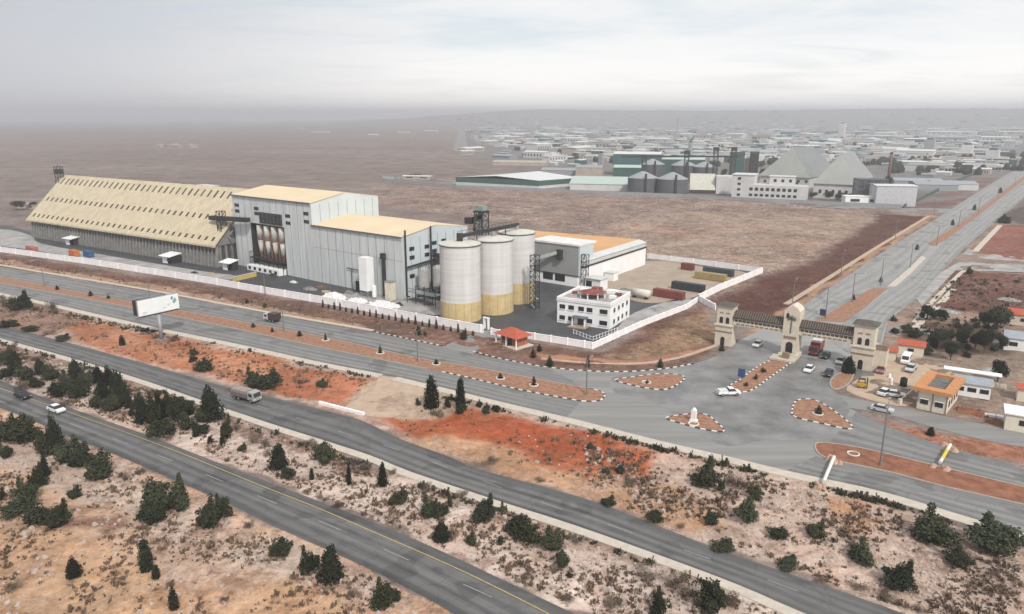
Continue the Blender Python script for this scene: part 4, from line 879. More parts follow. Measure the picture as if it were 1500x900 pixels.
tower(-2.6, 1.9, 4.2, 11.6, 'side'); tower(15.0, 18.9, 4.4, 12.9, 'mid'); tower(31.6, 36.6, 4.6, 11.8, 'side')
dtile = mat('dark_bridge_tile', (.055, .045, .042), .8, .3, 2)
for (x0, x1) in ((1.9, 15.0), (18.9, 31.6)):
    br = part('bridge_beam', stone_g, gate, (x0, x1, .6, 3.8, 6.1, 7.0))
    b = MB(); n = 12
    for i in range(n + 1):
        x = x0 + .15 + (x1 - x0 - .4) * i / n; b.box(x, x + .18, .7, .88, 7.0, 8.3)
    b.build('baluster', stone_g, br)
    b = MB(); b.sidey([(.2, 8.3), (2.2, 9.9), (4.2, 8.3), (4.2, 8.05), (.2, 8.05)], x0, x1); b.build('bridge_roof', dtile, gate)
    b = MB()
    for i in range(22): x = x0 + (x1 - x0) * i / 21.5; b.beam((x + .1, .15, 8.42), (x + .1, 2.2, 10.05), .12, .1)
    b.build('roof_rib', stone_d, gate)
    b = MB()
    for i in range(9): x = x0 + .9 + (x1 - x0 - 1.8) * i / 9; b.box(x, x + .85, .52, .6, 6.35, 6.7)
    b.build('sign_lettering', stone_d, br)
wg = part('wing', stone_g, gate, (36.6, 39.4, 1, 4.2, 0, 5.4)); part('wing_balustrade', stone_d, wg, (36.8, 39.4, .9, 1.1, 5.4, 6.7), (39.2, 39.4, 1.1, 4.2, 5.4, 6.7))

# ------------------------------------------------------------------ small objects
def container(px, col, label, L_=12.0, rot=None, nm='shipping_container'):
    o = thing(nm, label, 'container', G(*px), Man if rot is None else rot, 'shipping containers')
    m_ = mat('container_' + '_'.join(str(int(c * 100)) for c in col), col, .7, .2, .8); b = MB(); b.box(0, L_, 0, 2.44, .15, 2.7)
    for i in range(int(L_ / .6)): b.box(.15 + i * .6, .4 + i * .6, -.05, .02, .3, 2.55)
    b.build('body', m_, o); part('door', m_, o, (L_, L_ + .06, .1, 1.15, .25, 2.6), (L_, L_ + .06, 1.25, 2.34, .25, 2.6)); part('corner_casting', dark_m, o, (-.05, .2, -.05, .2, 0, .2), (L_ - .2, L_ + .05, -.05, .2, 0, .2), (-.05, .2, 2.3, 2.5, 0, .2), (L_ - .2, L_ + .05, 2.3, 2.5, 0, .2))
    return o
container((956, 434), (.20, .055, .042), 'rust red shipping container nearest the office building', 11)
container((983, 423), (.035, .045, .055), 'dark grey shipping container between the red and the yellow one')
container((1017, 408), (.33, .25, .11), 'yellow ochre shipping container in the middle of the sandy yard')
container((1029, 401), (.045, .06, .07), 'dark blue-grey shipping container nearest the rear wall corner')
container((997, 395), (.16, .05, .04), 'short brown container by the rear yard wall', 5)
container((101, 375), (.50, .16, .05), 'orange container beside the blue one below the long shed', 5.5)
container((122, 376), (.04, .10, .20), 'blue container beside the orange one below the long shed', 5.5)
container((38, 369), (.36, .14, .12), 'faded pink container at the left end of the yard by the boundary wall', 8)
o = thing('silo_truck_trailer', 'white dented tank body parked near the containers', 'tank', G(938, 437), Man)
b = MB(); b.tube((-3.5, 0, 1.9), (3.5, 0, 1.9), 1.3, 14); b.build('tank', mat('cream_tank', (.62, .58, .52), .6), o, True); part('cradle', dark_m, o, (-2.5, -2, -1, 1, 0, .8), (2, 2.5, -1, 1, 0, .8))
o = thing('yellow_barrier_wall', 'low yellow retaining wall in the yard below the mill bay', 'wall', G(342, 413), heading((342, 413), (376, 405)) )
w_ = (G(376, 405) - G(342, 413)).length; part('panel', mat('yellow_paint', (.55, .42, .16), .8, .15), o, (0, w_, 0, .4, 0, 1.6)); part('coping', stone_g, o, (-.1, w_ + .1, -.08, .48, 1.6, 1.8))
def heap(px, r, h, label, m_, name, cat='heap', seed=1, n=60, tarp=False):
    o_ = MB(); rg = random.Random(seed)
    for i in range(n):
        a_ = rg.uniform(0, 6.28); q = r * math.sqrt(rg.random()); z = h * (1 - (q / r) ** 1.5) * rg.uniform(.4, 1); s = r * rg.uniform(.10, .2)
        x, y = q * math.cos(a_) * 1.5, q * math.sin(a_) * .8; k = rg.uniform(0, 3)
        vs = [(x + s * math.cos(k + j * 1.26) * rg.uniform(.7, 1.2), y + s * math.sin(k + j * 1.26) * rg.uniform(.7, 1.2), max(z - s * .7, -.02)) for j in range(5)] + [(x + s * .5 * math.cos(k + j * 1.26), y + s * .5 * math.sin(k + j * 1.26), z + s * .55) for j in range(5)]
        o_.add(vs, [(j, (j + 1) % 5, (j + 1) % 5 + 5, j + 5) for j in range(5)] + [(5, 6, 7, 8, 9)])
    nseg = 12; vs = [(r * 1.4 * math.cos(2 * math.pi * j / nseg), r * .75 * math.sin(2 * math.pi * j / nseg), -.02) for j in range(nseg)] + [(r * .7 * math.cos(2 * math.pi * j / nseg), r * .4 * math.sin(2 * math.pi * j / nseg), h * .62) for j in range(nseg)]
    o_.add(vs, [(j, (j + 1) % nseg, (j + 1) % nseg + nseg, j + nseg) for j in range(nseg)] + [tuple(range(nseg, 2 * nseg))])
    ob = o_.build(name, m_); g0 = G(*px); ob.location = (g0.x, g0.y, 0); ob.rotation_euler[2] = Man; return tag(ob, label, cat)
sack = mat('white_sacks', (.74, .73, .73), .8, .15, 1.5)
heap((490, 436), 3.6, 2.3, 'big heap of white sacks in the yard below the packing hall', sack, 'sack_heap', seed=2)
heap((525, 441), 3.0, .9, 'low scattered white rubble left of the white tower tank', sack, 'rubble_heap', seed=3)
heap((562, 447), 4.2, 1.1, 'broad white rubble heap at the foot of the white tower tank', sack, 'rubble_heap', seed=4, n=90)
heap((455, 424), 2.4, 1.1, 'pile of grey scrap timber beside the mill dock', conc_d, 'scrap_heap', seed=5)
heap((780, 437), 1.5, 1.2, 'white tarp covered stack right of the third silo', sack, 'covered_stack', seed=6, n=20)
heap((478, 428), 1.8, .7, 'small tan sand heap beside the big heap of white sacks', tan_y, 'sand_heap', seed=8, n=25)
heap((610, 440), 2.2, .7, 'low grey rubble under the process tanks', conc_d, 'rubble_heap', seed=9, n=35)
heap((970, 455), 3.2, 1.0, 'pale rubble heap between the office building and the pillared wall', conc_y, 'rubble_heap', seed=12, n=60)
for i_, (px, r_, hh, lb, mm) in enumerate((((400, 404), 1.6, 1.3, 'dark machinery scrap pile left of the white loading dock', dark_m), ((470, 421), 1.5, 1.2, 'rusty scrap pile against the packing hall wall', rust_t), ((512, 430), 1.7, 1.4, 'grey pallet stack between the sack heap and hall wall', conc_d), ((430, 414), 1.3, 1.0, 'small blue-grey crate pile at the hall foot', clad), ((585, 447), 1.2, 1.2, 'dark pipe bundle right of the white rubble heap', dark_m), ((628, 446), 1.6, 1.0, 'brown scrap pile left of the first silo', rust_t), ((310, 402), 1.8, .9, 'pale sand heap right of the middle loading hut', tan_y), ((285, 400), 1.4, .8, 'dark scrap heap on the pale apron below the long shed', dark_m), ((905, 452), 1.3, 1.0, 'rusty scrap pile behind the office building', rust_t), ((1000, 418), 1.5, .9, 'tan earth heap between the containers', tan_y), ((915, 425), 1.6, .8, 'grey rubble heap on the sandy yard edge', conc_d))):
    heap(px, r_, hh, lb, mm, 'scrap_heap' if 'scrap' in lb or 'pile' in lb or 'bundle' in lb or 'stack' in lb else 'earth_heap', seed=40 + i_, n=26)
o = thing('field_monument', 'small white stone monument standing on the triangular traffic island', 'monument', G(1016, 618), Man)
part('plinth', white_p, o, (-.7, .7, -.6, .6, .1, .5)); b = MB(); b.prism([(-.5, -.4), (.5, -.4), (.4, .4), (-.4, .4)], .5, 2.6); b.cyl(0, 0, 2.6, 3.0, .5, .25, n=8); b.build('shaft', white_p, o)
# toppled pole barriers with soil mounds
for pa, pb, mt, lb in (((1206, 712), (1221, 676), mat('white_pole', (.70, .69, .66), .7, .12), 'white striped pole barrier lying across the lane beside the median'), ((1376, 684), (1391, 658), mat('yellow_pole', (.62, .50, .05), .7, .1), 'yellow and white pole barrier lying across the far lane')):
    ga, gb2 = G(*pa), G(*pb); L_ = (gb2 - ga).length; o = thing('pole_barrier', lb, 'barrier', ga, math.atan2((gb2 - ga).y, (gb2 - ga).x))
    b = MB(); n = 6
    for i in range(n): f0, f1 = i / n, (i + 1) / n; b.tube((L_ * f0, 0, .9), (L_ * f1, 0, .9), .29, 10, mi=0 if (mt.name.startswith('white') or 1 <= i <= 3) else 1)
    b.build('pole', [mt, kerb_w], o)
    for x in (-.4, L_ + .2):
        b = MB()
        for k in range(10): b.cyl(x + rnd.uniform(-.9, .9), rnd.uniform(-1.3, 1.3), -.05, rnd.uniform(.3, .8), rnd.uniform(.5, .9), rnd.uniform(.1, .3), 7)
        b.build('soil_mound', mat('mound_soil', (.45, .30, .22), .95, .2), o)
# low kerb wall where the dirt track meets the highway
o = thing('barrier_kerb', 'low white concrete barrier closing the dirt track at the highway edge', 'barrier', G(466, 592), heading((466, 592), (532, 609))); w_ = (G(532, 609) - G(466, 592)).length
for i in range(5): part('block', white_w, o, (i * w_ / 5 + .05, (i + 1) * w_ / 5 - .05, 0, .6, -.1, .55))

for i_, (px, r_, lb) in enumerate((((1455, 545), 2.0, 'pale rubble heap on the dirt yard above the round dark tree'), ((1425, 604), 2.6, 'brown earth heap right of the orange roofed house'), ((1478, 440), 2.6, 'pale building rubble on the scrub plot at the right edge'), ((1390, 458), 2.2, 'stony heap along the verge between avenue and gardens'), ((1350, 460), 1.6, 'small stony heap beside the avenue pavement'), ((1462, 620), 1.5, 'small earth heap beside the frontage lane at the right'))):
    heap(px, r_, .9, lb, soil_d if 'brown' in lb or 'earth' in lb else conc_y, 'earth_heap' if 'earth' in lb else 'rubble_heap', seed=20 + i_, n=30)
# billboard
A = G(204, 465, 7.2); B_ = G(263, 452, 7.2); an = math.atan2((B_ - A).y, (B_ - A).x); W_ = (B_ - A).length; pc = G(239, 499)
o = thing('billboard', 'large white roadside billboard on a thick grey column', 'billboard', pc, an)
rel = A - pc; lx = rel.x * math.cos(-an) - rel.y * math.sin(-an); ly = rel.x * math.sin(-an) + rel.y * math.cos(-an)
bw = mat('billboard_sheet', (.78, .81, .81), .6, .05); 
p0 = part('panel', bw, o, (lx, lx + W_, ly, ly + .25, 7.3, 11.6)); part('panel_frame', gal_m, o, (lx - .15, lx + W_ + .15, ly + .27, ly + .6, 7.1, 11.8))
b = MB(); b.add([(lx, ly + .6, 7.3), (lx - .1, ly + 2.6, 7.3), (lx + W_, ly + 1.2, 7.3), (lx, ly + .6, 11.6), (lx - .1, ly + 2.6, 11.6), (lx + W_, ly + 1.2, 11.6)], [(0, 3, 4, 1), (1, 4, 5, 2), (3, 5, 4)]); b.build('rear_panel', dark_m, o)
bm1 = mat('billboard_teal', (.20, .42, .40), .6); bm2 = mat('billboard_blue', (.14, .25, .42), .6); bm3 = mat('billboard_grey_print', (.40, .44, .46), .6)
b = MB()
yf = ly - .03; b.sidex([(lx + W_ * .84, 9.4), (lx + W_ * .88, 9.0), (lx + W_ * .95, 9.6), (lx + W_ * .92, 10.6), (lx + W_ * .87, 10.4)], yf, ly, 0); b.sidex([(lx + W_ * .80, 10.4), (lx + W_ * .84, 10.1), (lx + W_ * .87, 11.0), (lx + W_ * .82, 11.1)], yf, ly, 1)
for i, (f0, f1, z) in enumerate(((.70, .78, 9.0), (.70, .76, 8.6), (.10, .16, 8.1), (.17, .21, 8.1), (.10, .19, 7.8), (.60, .69, 8.3))): b.box(lx + W_ * f0, lx + W_ * f1, yf, ly, z, z + .14, 2)
b.build('print', [bm1, bm2, bm3], p0)
b = MB(); b.cyl(-.1, .5, -.3, 7.2, .55, .5, 14); b.build('column', gal_m, o, True); b = MB(); b.beam((lx + .4, ly + .8, 7.0), (lx + W_ - .4, ly + .8, 7.0), .5, .4); 
for i in range(7): b.beam((lx + 1 + i * (W_ - 2) / 6, ly - .8, 7.05), (lx + 1 + i * (W_ - 2) / 6, ly + 1.2, 7.05), .1, .12)
b.build('walkway', dark_m, o); b = MB(); b.prism([(-1.4, -1), (1.4, -1), (1.4, 1.6), (-1.4, 1.6)], -.3, .35); b.build('footing', conc_d, o)

# street lamps
pole_m = mat('lamp_pole_grey', (.16, .165, .17), .6, .1)
def lamp_proto(double=False, h=10.5):
    o = thing('street_lamp', 'x', 'street lamp', (0, 0, -50)); b = MB(); b.tube((0, 0, 0), (0, 0, h), .15, 8, r2=.08); b.cyl(0, 0, 0, .5, .26, n=8); b.build('pole', pole_m, o)
    for s_ in ((1, -1) if double else (1,)):
        b = MB(); b.tube((0, 0, h - .1), (0, s_ * 1.8, h + .35), .055, 5); a_ = b.build('arm', pole_m, o); b = MB(); b.box(-.16, .16, s_ * 1.7, s_ * 2.5, h + .27, h + .42); b.build('lamp_head', gal_m, a_)
    return o
LA = lamp_proto(); LB = lamp_proto(True)
used = set()
def lamp(pr, px, hpx, label, rz, group):
    g0 = G(*px); base = 10.9; X, Y = g0; lo, hi = 3, 30
    for _ in range(30):
        m_ = (lo + hi) / 2
        if Pj(X, Y, m_)[1] > px[1] - hpx: lo = m_
        else: hi = m_
    s_ = lo / base
    if pr.name not in used:
        used.add(pr.name); pr.location = (X, Y, 0); pr.rotation_euler = (0, 0, rz); pr.scale = (1.15, 1.15, s_); pr['label'] = label; pr['group'] = group; return pr
    return dup(pr, (X, Y, 0), rz, (1.15, 1.15, s_), label, group)
mr = R(-31)
for px, h_, lb in (((65, 420), 40, 'leftmost street lamp on the service road median, left of the billboard'), ((221, 447), 42, 'street lamp on the service road median just behind the billboard'), ((416, 486), 36, 'street lamp on the median beside the dark truck'), ((612, 530), 46, 'street lamp on the median below the row of small cypresses'), ((859, 578), 52, 'street lamp at the pointed end of the service road median'), ((1289, 682), 92, 'tall street lamp on the red soil median at the right')):
    lamp(LB, px, h_, lb, mr, 'street lamps along the service road median')
for px, lb in (((389, 436), 'single arm lamp post by the white wall below the mill bay'), ((1497, 455), 'single arm lamp post at the right frame edge beyond the dark field')):
    lamp(LA, px, 34, lb, mr, 'single arm lamp posts')
avp = [(1209, 466), (1248, 443), (1290, 418), (1333, 392), (1372, 360), (1404, 333), (1433, 311), (1461, 290), (1486, 272)]
for i, p in enumerate(avp): lamp(LB, p, 10.5 / mpp(*p) * .95, ('nearest', 'second', 'third', 'fourth', 'fifth', 'sixth', 'seventh', 'eighth', 'farthest')[i] + ' street lamp along the avenue median counted from the gate', R(52), 'street lamps along the avenue median')
for i, p in enumerate([(1160, 453), (1232, 403), (1311, 352), (1368, 315)]): lamp(LA, p, 10.5 / mpp(*p) * .9, ('first', 'second', 'third', 'fourth')[i] + ' lamp post on the field side of the avenue counted from the gate', R(-38), 'lamp posts on the field side of the avenue')
# banner boards on lamp posts
for px, z, m_, lb in (((1204, 468), 1.2, mat('navy_board', (.025, .035, .055), .6), 'dark board on a post on the avenue median just beyond the gate'), ((1085, 562), 1.6, mat('blue_board', (.03, .08, .16), .6), 'blue road sign at the near tip of the gate median')):
    o = thing('road_sign', lb, 'sign', G(*px), mr); part('board', m_, o, (-.8, .8, -.06, .06, z, z + 2.0)); b = MB(); b.tube((0, .12, 0), (0, .12, z + 1.9), .07, 6); b.build('post', pole_m, o)

# ------------------------------------------------------------------ vehicles
def paint(c): return mat('paint_' + '_'.join(str(int(v * 100)) for v in c), c, .35, .05, spec=.5)
tail = mat('tail_lamp', (.35, .03, .02), .4); head_l = mat('head_lamp', (.75, .75, .72), .3)
def wheels(o, xs, y, r=.33, w=.22):
    for x in xs:
        for s_ in (-1, 1):
            b = MB(); b.tube((x, s_ * y - w / 2, r), (x, s_ * y + w / 2, r), r, 14); wo_ = b.build('wheel', rub_m, o); b = MB(); b.tube((x, s_ * (y + w / 2), r), (x, s_ * (y + w / 2 + .02), r), r * .55, 10); b.build('rim', gal_m, wo_)
def lights(o, xf, xr, w, z):
    for s_ in (-1, 1):
        part('headlight', head_l, o, (xf - .04, xf + .03, s_ * w - .18, s_ * w + .18, z, z + .16)); part('tail_light', tail, o, (xr - .03, xr + .04, s_ * w - .15, s_ * w + .15, z, z + .18))
def car(px, to, c, label, z=0.0, group=None, s=1.0):
    o = thing('parked_car' if 'parked' in label else 'car', label, 'car', (*G(*px), z), heading(px, to), group); pm = paint(c)
    b = MB(); W = .86
    b.sidex([(-2.15, .32), (2.1, .32), (2.2, .62), (2.1, .84), (1.1, .95), (-1.55, 1.0), (-2.15, .95), (-2.22, .6)], -W, W)
    b.build('body', pm, o)
    b = MB(); lw, uw = .80, .62
    pr = [(1.15, .94), (.45, 1.42), (-1.05, 1.44), (-1.75, .99)]
    vs = [(x, -(lw if z_ < 1.2 else uw), z_) for x, z_ in pr] + [(x, (lw if z_ < 1.2 else uw), z_) for x, z_ in pr]
    b.add(vs, [(0, 1, 2, 3), (7, 6, 5, 4), (0, 4, 5, 1), (1, 5, 6, 2), (2, 6, 7, 3)]); b.build('window', glass_d, o)
    part('roof', pm, o, (-1.05, .43, -.63, .63, 1.435, 1.49)); wheels(o, (1.35, -1.35), .76); lights(o, 2.14, -2.17, .62, .62); o.scale = (s, s, s); return o
def pickup(px, to, c, label, load=None):
    o = thing('pickup_truck', label, 'pickup truck', (*G(*px), 0), heading(px, to)); pm = paint(c)
    b = MB(); b.sidex([(-.3, .5), (2.45, .45), (2.6, .75), (2.5, 1.0), (1.55, 1.1), (-.3, 1.12)], -.88, .88); b.build('body', pm, o)
    b = MB(); pr = [(1.6, 1.09), (1.0, 1.68), (-.15, 1.7), (-.3, 1.1)]; vs = [(x, -(.82 if z_ < 1.3 else .68), z_) for x, z_ in pr] + [(x, (.82 if z_ < 1.3 else .68), z_) for x, z_ in pr]
    b.add(vs, [(0, 1, 2, 3), (7, 6, 5, 4), (0, 4, 5, 1), (1, 5, 6, 2), (2, 6, 7, 3)]); b.build('window', glass_d, o); part('roof', pm, o, (-.15, 1.0, -.69, .69, 1.695, 1.76))
    bed = part('cargo_bed', pm, o, (-2.7, -.35, -.9, -.82, .6, 1.2), (-2.7, -.35, .82, .9, .6, 1.2), (-2.7, -2.62, -.82, .82, .6, 1.2), (-2.62, -.35, -.82, .82, .6, .7))
    if load: part('load', load, o, (-2.5, -.5, -.75, .75, .72, 1.5))
    wheels(o, (1.65, -1.75), .78, .38, .24); lights(o, 2.52, -2.7, .66, .75); return o
def truck(px, to, c, box_c, label, L_=7.5, h=3.0, z=0, tilt_load=None):
    o = thing('cargo_truck', label, 'truck', (*G(*px), 0), heading(px, to)); pm = paint(c); x1 = L_ / 2
    b = MB(); b.sidex([(x1 - 1.9, .7), (x1, .6), (x1 + .05, 1.4), (x1 - .25, 2.45), (x1 - 1.9, 2.5)], -1.1, 1.1); cb = b.build('cab', pm, o)
    b = MB(); b.add([(x1 + .07, -.95, 1.42), (x1 + .07, .95, 1.42), (x1 - .19, .95, 2.3), (x1 - .19, -.95, 2.3)], [(0, 1, 2, 3)]); b.box(x1 - 1.5, x1 - .5, -1.13, -1.1, 1.5, 2.2); b.box(x1 - 1.5, x1 - .5, 1.1, 1.13, 1.5, 2.2); b.build('window', glass_d, cb)
    part('chassis', dark_m, o, (-x1, x1 - .3, -.5, .5, .55, .85))
    part('cargo_box', paint(box_c), o, (-x1, x1 - 2.1, -1.2, 1.2, .95, h))
    if tilt_load: part('load', tilt_load, o, (-x1 + .3, x1 - 2.5, -1.05, 1.05, h, h + .55))
    wheels(o, (x1 - 1.0, -x1 + 1.2, -x1 + 2.4), .98, .48, .3); lights(o, x1 + .02, -x1, .85, .9); return o
def minibus(px, to, c, label, L_=5.4, h=2.2):
    o = thing('minibus', label, 'van', (*G(*px), 0), heading(px, to)); pm = paint(c); x = L_ / 2
    b = MB(); b.sidex([(-x, .4), (x, .4), (x + .05, .95), (x - .5, 1.25), (x - 1.1, h - .05), (x - 1.3, h), (-x + .1, h), (-x, h - .2)], -.92, .92); b.build('body', pm, o)
    b = MB(); b.box(-x + .3, x - 1.3, -.95, -.92, 1.25, h - .35); b.box(-x + .3, x - 1.3, .92, .95, 1.25, h - .35); b.add([(x - .47, -.8, 1.28), (x - .47, .8, 1.28), (x - 1.03, .75, h - .12), (x - 1.03, -.75, h - .12)], [(0, 1, 2, 3)]); b.box(-x - .03, -x, -.75, .75, 1.25, h - .4); b.build('window', glass_d, o)
    wheels(o, (x - .9, -x + .9), .82, .36, .24); lights(o, x + .01, -x, .7, .8); return o
W_c, B_c = (.78, .78, .78), (.012, .012, .014)
car((34, 583), (130, 617), B_c, 'black car on the near highway ahead of the white car')
car((83, 603), (180, 640), W_c, 'white car on the near highway half hidden by a dark tree')
truck((361, 586), (470, 615), (.35, .33, .31), (.16, .14, .13), 'old loaded grey truck on the second highway carriageway', 7.2, 1.9, tilt_load=mat('load_sacks', (.30, .26, .23), .9, .3, 2))
truck((399, 471), (330, 458), (.55, .54, .52), (.05, .035, .035), 'small dark truck with pale cab on the service road by the mill', 5.2, 2.8)
pickup((1067, 579), (1120, 576), W_c, 'white pickup truck with a loaded bed turning at the junction', load=mat('load_white', (.6, .6, .6), .8))
car((1110, 507), (1092, 520), W_c, 'white car passing under the left bridge of the gate')
truck((1195, 517), (1176, 535), (.32, .04, .04), (.28, .05, .045), 'red truck with white top under the right bridge of the gate', 7, 3.1, tilt_load=mat('load_white', (.6, .6, .6), .8))
car((1209, 524), (1188, 546), B_c, 'dark car right behind the red truck under the gate')
car((1185, 544), (1164, 566), W_c, 'white car driving out of the gate onto the wet junction')
car((1213, 550), (1194, 575), (.03, .03, .045), 'dark navy car leaving the gate right of the white car')
car((1231, 532), (1212, 552), (.30, .30, .31), 'grey car partly hidden by the dark bush at the right gate tower')
car((1290, 545), (1284, 556), (.30, .12, .11), 'dull red car parked beside the right gate tower')
minibus((1327, 531), (1318, 545), W_c, 'white minibus parked by the small red roofed kiosk')
pickup((1334, 543), (1322, 556), (.55, .56, .57), 'pale grey pickup truck parked in front of the white minibus')
car((1296, 578), (1308, 572), W_c, 'white car parked left of the patterned white car on the forecourt')
car((1310, 581), (1325, 583), (.60, .60, .62), 'silver car parked near the barrier arm on the forecourt')
car((1292, 603), (1306, 606), (.5, .5, .48), 'pale car parked on the frontage lane below the forecourt')
o = thing('forklift', 'yellow forklift standing at the foot of the right gate tower', 'forklift', G(1263, 568), R(-20)); part('body', paint((.45, .28, .04)), o, (-1.2, .8, -.6, .6, .3, 1.2)); part('mast', dark_m, o, (.85, 1.0, -.5, .5, .1, 2.4)); part('cab_frame', dark_m, o, (-.9, .5, -.55, .55, 2.05, 2.15), (-.9, -.8, -.55, -.45, 1.2, 2.05), (-.9, -.8, .45, .55, 1.2, 2.05), (.4, .5, -.55, -.45, 1.2, 2.05), (.4, .5, .45, .55, 1.2, 2.05)); wheels(o, (-.8, .5), .55, .3, .2)

# ------------------------------------------------------------------ buildings right of the gate
A = G(1341, 598); B_ = G(1385, 608); an = math.atan2((B_ - A).y, (B_ - A).x); W_ = (B_ - A).length; D_ = 11.5
h_ = thing('orange_roof_house', 'cream house with flat ring shaped orange roof around an open court', 'house', A, an); crm = mat('cream_plaster', (.66, .60, .50), .85, .1); orr = mat('orange_tile_roof', (.52, .24, .10), .85, .15, 1.5, .4)
part('wall', crm, h_, (0, W_, 0, .3, 0, 4.2), (0, .3, .3, D_, 0, 4.2), (W_ - .3, W_, .3, D_, 0, 4.2), (0, W_, D_ - .3, D_, 0, 4.2), (.3, W_ - .3, .3, D_ - .3, 3.6, 4.0))
part('roof', orr, h_, (-.9, W_ + .9, -1.0, 1.3, 4.25, 5.0), (-.9, 1.1, 1.3, D_ - .6, 4.25, 5.0), (W_ - 1.0, W_ + .9, 1.3, D_ + .6, 4.25, 5.0), (-.9, W_ - 1.0, D_ - .6, D_ + .6, 4.25, 5.0))
part('court_beams', conc_d, h_, *[(1.1, W_ - 1.0, y, y + .35, 4.3, 4.6) for y in np.arange(2, D_ - 1, 1.3)])
for x0 in (.7, 3.5): part('window', glass_d, h_, (x0, x0 + 1.5, -.08, .05, 1.3, 2.4)); part('awning', white_p, h_, (x0 - .1, x0 + 1.6, -.5, -.05, 2.5, 2.6))
for i in range(4): part('window', glass_d, h_, (W_ - .05, W_ + .08, 1.6 + i * 2.5, 2.7 + i * 2.5, 1.2, 2.6))
for x0 in (-.02, W_ * .5, W_ - .2): part('pilaster', stone_d, h_, (x0, x0 + .2, -.1, .05, 0, 4.2))
def simple_house(px, w, d, h, label, wallm, roofm, an3=None, rise=0.6, name='house', cat='house', win=2, over=.35, flat=False, door=True):
    o = thing(name, label, cat, G(*px), mr if an3 is None else an3)
    part('wall', wallm, o, (-w / 2, w / 2, 0, d, 0, h))
    if flat: part('roof', roofm, o, (-w / 2 - over, w / 2 + over, -over, d + over, h, h + .25))
    else:
        b = MB(); b.sidey([(-over, h), (d / 2, h + rise), (d + over, h), (d + over, h + .12), (d / 2, h + rise + .15), (-over, h + .12)], -w / 2 - over, w / 2 + over); b.build('roof', roofm, o)
        b = MB(); b.add([(w / 2, 0, h), (w / 2, d, h), (w / 2, d / 2, h + rise)], [(0, 1, 2)]); b.add([(-w / 2, 0, h), (-w / 2, d, h), (-w / 2, d / 2, h + rise)], [(2, 1, 0)]); b.build('gable', wallm, o)
    for i in range(win):
        x = -w / 2 + w * (i + .5) / win; part('window', glass_d, o, (x - w * .12, x + w * .12, -.07, .05, h * .4, h * .72))
    if door: part('door', dark_m, o, (w / 2 - .05, w / 2 + .06, d * .3, d * .3 + 1.1, 0, min(2.2, h * .8)))
    return o
blue_r = mat('blue_grey_sheet_roof', (.30, .33, .36), .6, .12, .6)
simple_house((1422, 582), 7.0, 5.5, 3.0, 'white annex with grey sheet roof right behind the orange roofed house', white_p, blue_r, rise=.7, win=3)
simple_house((1496, 516), 8, 7, 3.4, 'white house with blue-grey roof at the right frame edge beside dark trees', white_p, blue_r, rise=1.2, win=2)
simple_house((1499, 478), 8, 6, 3.2, 'house with bright red roof at the right frame edge above the blue-grey roof', stone_g, tile_r, rise=1.2, win=1)
simple_house((1333, 521), 6.0, 3.5, 2.6, 'cream kiosk with red tiled roof behind the white minibus', crm, tile_r, rise=1.0, win=1)
simple_house((1294, 527), 5.5, 4, 2.4, 'low shelter with red tiled roof beside the right gate tower', crm, tile_r, rise=.7, win=0)
simple_house((1497, 634), 6, 5, 3.4, 'cream garage with large dark opening at the right frame edge', crm, white_p, flat=True, win=1)
simple_house((1505, 590), 4, 4, 2.8, 'small hut with red roof cut by the right frame edge', crm, tile_r, win=0)
o = thing('shade_canopy', 'white flat canopy strip behind the orange roofed house', 'canopy', G(1380, 558), mr)
b = MB(); b.box(0, 11.5, 0, 2.4, 2.9, 3.1); b.build('roof', white_p, o)
for x in (.2, 3.9, 7.6, 11.2): part('post', gal_m, o, (x, x + .15, .1, .25, 0, 2.9))
o = thing('garden_wall', 'low tan wall with planter in front of the round dark tree', 'wall', G(1440, 566), mr); part('panel', stone_g, o, (0, 4.5, 0, .3, 0, 1.1)); part('bench', tan_y, o, (.3, 4.2, -.6, -.05, 0, .45))
o = thing('white_blocks', 'row of white concrete slabs on the ground right of the orange roofed house', 'slab', G(1442, 610), mr)
for i in range(2): part('slab', white_p, o, (i * 2.1, i * 2.1 + 1.9, 0, 1.2, 0, .5))
o = thing('barrier_arm', 'raised cream barrier arm on the forecourt left of the orange roofed house', 'barrier', G(1318, 592), R(25)); b = MB(); b.tube((0, 0, 1.0), (5.2, 0, 3.6), .12, 6); b.build('arm', crm, o); part('cabinet', crm, o, (-.4, .3, -.3, .3, 0, 1.2))
o = thing('water_tank', 'black round water tank on the forecourt near the parked cars', 'tank', G(1323, 566), 0); b = MB(); b.cyl(0, 0, .3, 1.9, .75, n=16); b.cyl(0, 0, 1.9, 2.2, .75, .3, n=16); b.build('shell', rub_m, o, True); part('stand', dark_m, o, (-.6, .6, -.6, .6, 0, .3))
for i, (px, sz) in enumerate((((1303, 553), 1.0), ((1306, 558), .8), ((1306, 564), .7))):
    o = thing('white_bollard', ('rear', 'middle', 'front')[i] + ' white concrete bollard of three on the forecourt', 'bollard', G(*px), 0, 'white bollards on the forecourt'); b = MB(); b.cyl(0, 0, 0, sz * .7, .4 * sz, .28 * sz, 10); b.cyl(0, 0, sz * .7, sz, .34 * sz, .05, 10); b.build('body', white_p, o)

